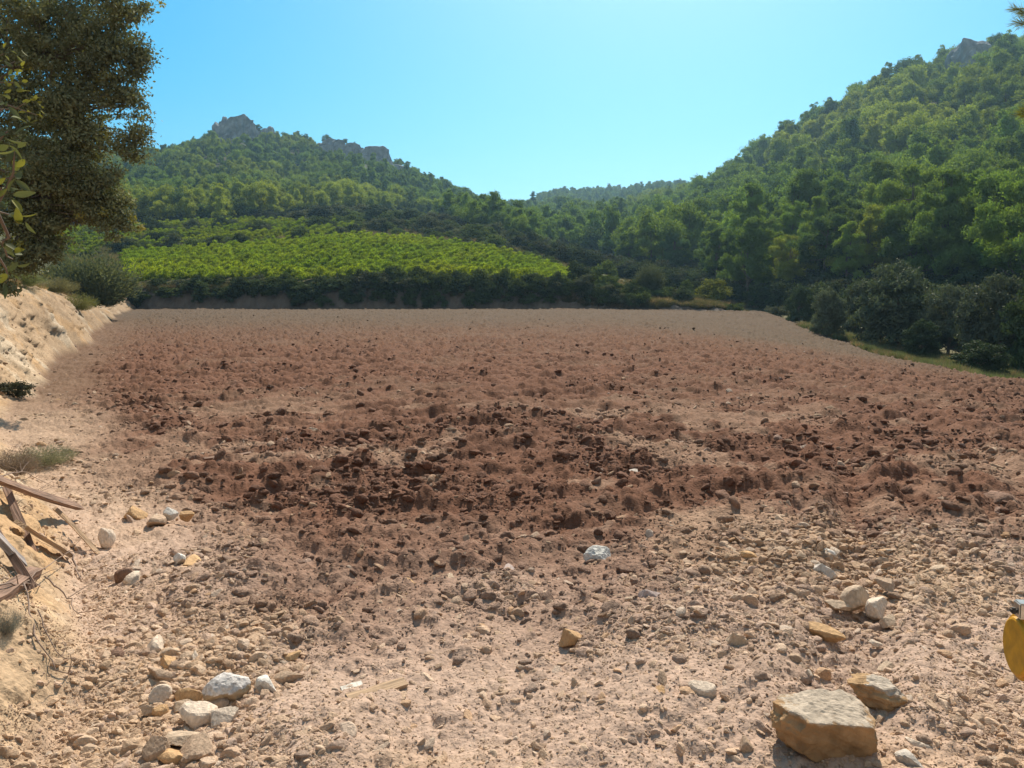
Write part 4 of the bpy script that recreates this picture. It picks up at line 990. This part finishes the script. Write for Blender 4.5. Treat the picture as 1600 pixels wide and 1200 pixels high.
# ------------------------------------------------------------------ broken boards and sticks on the left mound
def ray_at(px, py, up=0.0):
    p = hit(px, py)[0]; return np.array([p[0], p[1], float(H(np.array([p[0]]), np.array([p[1]]), True)[0])+up])
def board(name, a, b, up_a, up_b, wd, th, label, cat, seed, mat=None, roll=.3, splinter=True):
    """a, b: photo pixels of the two ends lying on the ground; up: how far each end stands off it"""
    A = Vector(ray_at(*a)); B = Vector(ray_at(*b)); A.z += up_a; B.z += up_b
    L = (B-A).length; r = random.Random(seed); bm = bmesh.new(); k = 14; wd *= .78; th *= .8; sec = [(-.5, -.5), (.5, -.5), (.5, .5), (-.5, .5)]
    rings = []
    for i in range(k+1):
        t = i/k; ww = wd*(1+.10*math.sin(t*9+seed)+r.uniform(-.04, .04)); hh = th*(1+r.uniform(-.06, .06)); ring = []
        for q, (sy, sz) in enumerate(sec):
            dx = 0
            if splinter and i == k: dx = r.uniform(-.05, .05)*L*.6+(.03*L if q % 2 else -.02*L)
            if i == 0: dx = r.uniform(-.01, .01)*L
            ring.append(bm.verts.new((t*L+dx, sy*ww+.02*L*math.sin(t*2.2+seed), sz*hh+.006*L*math.sin(t*5+seed*2))))
        rings.append(ring)
    for i in range(k):
        for q in range(4): bm.faces.new((rings[i][q], rings[i][(q+1) % 4], rings[i+1][(q+1) % 4], rings[i+1][q]))
    bm.faces.new(rings[0][::-1]); bm.faces.new(rings[-1]); bmesh.ops.bevel(bm, geom=[e for e in bm.edges if e.calc_face_angle(0) > .9], offset=min(wd, th)*.12, segments=1, affect='EDGES')
    me = bpy.data.meshes.new(name); bm.to_mesh(me); bm.free(); me.materials.append(mat or M_WOOD)
    o = link(name, me, None, A); o.rotation_euler = ((B-A).to_track_quat('X', 'Z') @ Euler((roll, 0, 0)).to_quaternion()).to_euler(); tag(o, label, cat); return o
M_WOOD2 = mat_plain('pale_wood', (.42, .29, .18), .85, nscale=75, stretch=(.05, 1, 1), lo=.5, hi=1.3, bump=.8)
M_WOOD3 = mat_plain('grey_wood', (.34, .30, .28), .9, nscale=75, stretch=(.05, 1, 1), lo=.5, hi=1.3, bump=.8)
board('wooden_board', (-45, 800), (122, 812), .22, .10, .085, .035, 'long brown board pointing right, topmost of the broken boards on the left', 'wooden board', 1, roll=.9)
board('wooden_board', (36, 850), (104, 872), .10, .04, .10, .03, 'short pale board with broken tip below the long brown one', 'wooden board', 2, M_WOOD2, roll=.5)
board('wooden_board', (12, 800), (66, 880), .12, .02, .06, .03, 'reddish board running steeply down under the long brown one', 'wooden board', 3, roll=.2)
board('wooden_board', (-40, 850), (36, 905), .16, .08, .10, .035, 'grey weathered board at the left edge between the others', 'wooden board', 4, M_WOOD3, roll=.4)
board('wooden_board', (-30, 965), (60, 915), .05, .10, .075, .06, 'thick sawn beam end with orange cut face, lowest of the boards', 'wooden beam', 5, roll=.3, splinter=False)
board('wooden_board', (-30, 830), (44, 930), .15, .05, .05, .03, 'dark purple brown slat beside the grey weathered board', 'wooden board', 6, roll=.6)
board('wooden_board', (84, 812), (152, 868), .06, .0, .035, .02, 'thin half buried slat leading down from the long brown board', 'wooden slat', 7, M_WOOD2)
board('wooden_board', (545, 1108), (632, 1082), -.012, .004, .07, .03, 'half buried pale plank on the gravel in the lower centre left', 'wooden plank', 8, M_WOOD2, roll=.2)
board('wooden_board', (534, 1086), (566, 1079), -.004, .0, .045, .025, 'short chalky white piece of wood just above the half buried plank', 'wood fragment', 9, mat_plain('white_paint', (.62, .58, .50), .8, lo=.6, nscale=40), roll=.1)
board('wooden_board', (318, 724), (392, 714), .03, .05, .05, .03, 'thin brown stick lying across the dug hollow in the red soil', 'stick', 10, splinter=False)
def stick(pts, r0, label, seed, forks=2, cat='twig', name='dry_twig', group=None):
    r = np.random.default_rng(seed); P = np.array([ray_at(px, py, up) for px, py, up in pts]); k = 4*len(pts)
    t = np.linspace(0, len(pts)-1, k); C_ = np.stack([np.interp(t, range(len(pts)), P[:, i]) for i in range(3)], 1)+r.normal(size=(k, 3))*r0*1.2
    L = [(C_, np.linspace(r0, r0*.4, k))]
    for _ in range(forks):
        i = r.integers(k//4, k-2); d = unit(r.normal(size=(1, 3)))[0]; d[2] = abs(d[2])*.6; L.append((curve(C_[i], C_[i]+d*r.uniform(.08, .25), 5, .15, r), np.linspace(r0*.55, r0*.2, 5)))
    o_ = P[0].copy(); V, F = tubes(L, 5); o = link(name, mesh_np(name, V-o_, F, M_TWIG), None, o_); tag(o, label, cat, group); return o
stick([(-10, 965, .05), (60, 930, .12), (110, 885, .10), (175, 868, .03)], .004, 'thin pale twig arching over the broken boards', 50, 3)
stick([(40, 940, .08), (55, 1010, .03), (90, 1060, .03), (130, 1070, .02)], .004, 'long thin root running down the cut face at the left', 51, 3)
stick([(70, 900, .05), (110, 935, .03), (128, 975, .01)], .005, 'dark forked root below the short pale board', 52, 2)
stick([(-5, 930, .06), (40, 935, .06), (70, 925, .05)], .005, 'grey forked twig low at the left edge', 53, 4)
stick([(110, 872, .04), (128, 905, .01)], .008, 'short dark curved root beyond the tip of the pale board', 54, 0)
stick([(-10, 780, .10), (40, 768, .12), (80, 772, .06)], .005, 'bunch of grey twigs above the long brown board', 55, 6)
stick([(-10, 770, .14), (30, 790, .12), (70, 795, .05)], .004, 'pale straw stalks crossing the twigs above the long brown board', 56, 6)
stick([(60, 985, .04), (90, 1040, .02), (150, 1058, .01)], .003, 'hair thin root hanging on the pale cut face', 57, 3)
# wiry herb bushes on the mound
def herb(px, py, wpx, hpx, tint, label, seed, n=420, up=0.):
    p = ray_at(px, py); s = wpx/FPX*p[1]; me = wispy('herb_foliage', seed, n, 1.0, 1.3, M_GRASS, .10, .010)
    o = link('wiry_herb', me, None, p-np.array([0, 0, .03-up]), (0, 0, 1), (s, s, hpx/FPX*p[1]), tint); tag(o, label, 'wild herb'); return o
herb(72, 728, 74, 36, (.24, .24, .15), 'wiry grey green herb bush on the mound above the broken boards', 811)
herb(22, 745, 60, 50, (.20, .15, .12), 'dry brown twiggy bush at the left edge beside the wiry green one', 812)
herb(8, 985, 40, 44, (.20, .21, .20), 'grey lichen covered herb at the left edge of the pale cut face', 813)
shrub(18, 505, 13, 60, 46, (.06, .065, .045), 'small dark shrub hanging on the left bank under the oak')
herb(122, 488, 46, 30, (.17, .18, .06), 'yellow green herb bush on the shoulder of the left bank', 815, 500)
herb(90, 462, 50, 26, (.20, .19, .09), 'dry yellowish herb on the crest of the left bank below the olive bush', 816, 500)
herb(30, 450, 60, 26, (.13, .16, .06), 'green tuft on the crest of the left bank beneath the oak', 817, 500)

# ------------------------------------------------------------------ oak twig close to the camera at the left edge
def leaf_big(r, L, Wd):
    """one holm oak leaf, curled along its midrib, pointing +X"""
    k = 7; V = []
    for i in range(k):
        t = i/(k-1); w_ = Wd*math.sin(math.pi*min(1, t*.92+.06))**.8; z = -.25*L*t*t
        V += [(t*L, -w_/2, z+.18*w_), (t*L, 0, z), (t*L, w_/2, z+.18*w_)]
    F = []
    for i in range(k-1):
        for j in (0, 1): F.append((i*3+j, i*3+j+1, i*3+j+4, i*3+j+3))
    return np.array(V), np.array(F)
def near_branch():
    r = np.random.default_rng(77); base = np.array([-2.9, 1.7, float(H(-2.9, 1.7))-.2])
    t = empty('holm_oak', tuple(base)); tag(t, 'holm oak just outside the left edge reaching in with close large leaved twigs', 'holm oak')
    spine = np.array([at(*q) for q in ((-260, 330, 1.5), (-120, 300, 1.5), (-50, 330, 1.48), (0, 290, 1.45))])
    rs = [(curve((0, 0, 0), spine[0]-base, 8, .04, r), np.linspace(.06, .02, 8)), (spine-base, np.linspace(.02, .004, 4))]
    rs.append((curve((0, 0, .3), at(-140, 120, 3)-base, 8, .04, r), np.linspace(.04, .012, 8)))
    Vs = []; Fs = []; off = 0; Vy = []; Fy = []; offy = 0
    tips = [(12, 205, 1.5, 5), (22, 235, 1.42, 7), (8, 300, 1.45, 8), (25, 275, 1.55, 5), (14, 335, 1.6, 7), (6, 170, 1.6, 4), (5, 385, 1.6, 5), (40, 160, 2.9, 10), (26, 130, 3.0, 9), (58, 180, 3.1, 8), (12, 428, 1.7, 7), (20, 405, 1.9, 6), (24, 96, 3.3, 8), (6, 84, 3.0, 7)]
    for i, (px, py, Y, n) in enumerate(tips):
        c = at(px, py, Y)-base; src = spine[r.integers(1, 4)]-base if Y < 2 else at(-140, 120, 3)-base; rs.append((curve(src, c, 6, .12, r), np.linspace(.004, .0015, 6)))
        for _ in range(n):
            V, F = leaf_big(r, r.uniform(.022, .038), r.uniform(.010, .016)); e = Euler((r.uniform(0, 6.28), r.uniform(-.9, 1.1), r.uniform(0, 6.28))).to_matrix()
            W = V@np.array(e).T+c+r.normal(size=3)*(.012 if Y < 2 else .03)
            if (Y > 2 and r.random() < .7) or r.random() < .22: Vy.append(W); Fy.append(F+offy); offy += len(V)
            else: Vs.append(W); Fs.append(F+off); off += len(V)
    link('leaves', mesh_np('leaves', np.concatenate(Vs), np.concatenate(Fs), M_OAK), t, tint=(.11, .13, .06))
    link('young_leaves', mesh_np('young_leaves', np.concatenate(Vy), np.concatenate(Fy), M_OAK), t, tint=(.21, .215, .045))
    V, F = tubes(rs, 6); link('trunk', mesh_np('trunk', V, F, M_BARK), t)
near_branch()
# pine just outside the right edge whose needle tips reach into the picture
def near_pine():
    r = np.random.default_rng(91); b = np.array([7.6, 7.0, float(H(7.6, 7.0))-.2]); t = empty('pine_tree', tuple(b)); tag(t, 'pine just outside the right edge with needle tufts reaching into the sky', 'pine tree')
    tr = curve((0, 0, 0), (.3, 0, 6.5), 8, .03, r); L = [(tr, np.linspace(.11, .05, 8))]; P = []; D = []
    for (px, py, Y, lx, ly) in ((1585, 14, 6.2, -20, -14), (1600, 22, 6.2, -8, -22), (1592, 36, 6.2, -8, 2), (1618, 8, 6.3, -20, 0), (1598, 178, 6.0, -14, -4), (1612, 185, 6.0, -20, 0), (1606, 172, 6.0, -10, 6), (1640, 60, 6.4, -10, 5), (1650, 130, 6.3, 0, 6)):
        a = at(px+40, py+10, Y)-b; c = at(px, py, Y)-b; L.append((curve(tr[5 if py < 100 else 4], a, 6, .05, r), np.linspace(.03, .008, 6))); L.append((curve(a, c, 4, .05, r), np.linspace(.008, .003, 4)))
        ax = unit((c-a)[None])[0]
        for _ in range(170):
            q = r.uniform(.3, 1.05); P.append(a+(c-a)*q); D.append(ax*.8+r.normal(size=3)*.45)
    P = np.array(P); D = unit(np.array(D)); U = unit(np.cross(D, r.normal(size=D.shape))); V, F = leaf_quads(P, D, U, .085*r.uniform(.7, 1.2, len(P)), .0035)
    link('needles', mesh_np('needles', V, F, M_PINE, smooth=False), t, tint=(.16, .17, .05)); V, F = tubes(L, 6); link('trunk', mesh_np('trunk', V, F, M_BARK), t)
near_pine()

# ------------------------------------------------------------------ yellow machine end at the right edge
def lathe(name, prof, mat, seg=48, parent=None, axis='X'):
    prof = np.array(prof); a = np.arange(seg)*2*math.pi/seg
    V = np.stack([np.broadcast_to(prof[:, None, 0], (len(prof), seg)), prof[:, None, 1]*np.cos(a), prof[:, None, 1]*np.sin(a)], -1).reshape(-1, 3)
    i = np.arange(len(prof)-1)[:, None]*seg+np.arange(seg); j = np.arange(len(prof)-1)[:, None]*seg+(np.arange(seg)+1) % seg
    F = np.stack([i, j, j+seg, i+seg], -1).reshape(-1, 4); return link(name, mesh_np(name, V, F, mat, smooth=False), parent)
def box(name, dims, mat, parent, loc=(0, 0, 0), rot=(0, 0, 0), bev=.004):
    bm = bmesh.new(); bmesh.ops.create_cube(bm, size=1)
    for v in bm.verts: v.co = Vector((v.co.x*dims[0], v.co.y*dims[1], v.co.z*dims[2]))
    bmesh.ops.bevel(bm, geom=bm.edges[:], offset=bev, segments=2, affect='EDGES'); me = bpy.data.meshes.new(name); bm.to_mesh(me); bm.free(); me.materials.append(mat); return link(name, me, parent, loc, rot)
def machine():
    Y = 2.45; c = at(1584, 1010, Y); t = empty('machine_arm', (c[0], c[1], c[2]), R(-12)); tag(t, 'yellow round machine end with silver clamp jutting in at the right edge', 'machine part')
    r = .108
    # local X points away from the visible disc face
    lathe('end_disc', [(0, .0001), (0, r*.80), (.003, r*.86), (.012, r*.9), (.014, r*.98), (.03, r)], M_YEL, parent=t)
    lathe('rim', [(.030, r), (.034, r*1.03), (.075, r*1.03), (.080, r*.97)], M_RUST, parent=t)
    lathe('drum', [(.080, r*.96), (.50, r*.96), (.52, r*.5), (.52, .001)], M_YEL, parent=t)
    box('clamp', (.05, .05, .052), M_CHROME, t, (.022, -.01, r+.022)); cl = t.children[-1] if t.children else None
    lb = [o for o in C.objects if o.name.startswith('clamp')][0]
    box('bolt', (.02, .02, .02), M_DARK, lb, (-.034, -.004, -.004), bev=.005)
    box('arm_plate', (.44, .13, .06), M_YEL, t, (.27, .0, r+.03)); pl = [o for o in C.objects if o.name.startswith('arm_plate')][0]
    box('label_plate', (.20, .004, .045), mat_plain('decal', (.62, .35, .30), .6, bump=0), pl, (-.12, -.067, 0), bev=.001)
    # red lettering on the plate: a D with slanted bars, seen cut by the photo's edge
    cu = bpy.data.curves.new('lettering', 'FONT'); cu.body = 'D///'; cu.size = .055; cu.extrude = .0008; tmp = bpy.data.objects.new('tmp', cu); C.objects.link(tmp)
    dg = bpy.context.evaluated_depsgraph_get(); me = bpy.data.meshes.new_from_object(tmp.evaluated_get(dg)); bpy.data.objects.remove(tmp); me.materials.clear(); me.materials.append(M_RED)
    link('lettering', me, pl, (-.205, -.0700, -.019), (R(90), 0, 0))
    box('bracket', (.10, .10, .03), M_YEL, t, (.11, .02, r+.072), bev=.01)
    gz = float(H(c[0]+.5, c[1]+.3))-c[2]-.1
    box('support_leg', (.10, .08, abs(gz)), M_DARK, t, (.46, .0, gz/2), bev=.006)
machine()

# ------------------------------------------------------------------ haze: one box round everything
def haze():
    bm = bmesh.new(); bmesh.ops.create_cube(bm, size=1)
    for v in bm.verts: v.co = Vector((v.co.x*1900, 420+v.co.y*1800, -40+(v.co.z+.5)*300))
    me = bpy.data.meshes.new('haze'); bm.to_mesh(me); bm.free()
    m, nt, out = new_mat('haze_air'); v = N(nt, 'ShaderNodeVolumePrincipled'); v.inputs['Color'].default_value = (.42, .74, 1, 1); v.inputs['Density'].default_value = HAZE; v.inputs['Anisotropy'].default_value = .55
    nt.links.new(v.outputs[0], out.inputs['Volume']); me.materials.append(m)
    o = link('haze', me); tag(o, 'thin blue haze in the valley air', 'haze', kind='stuff')
HAZE = .00028
haze()
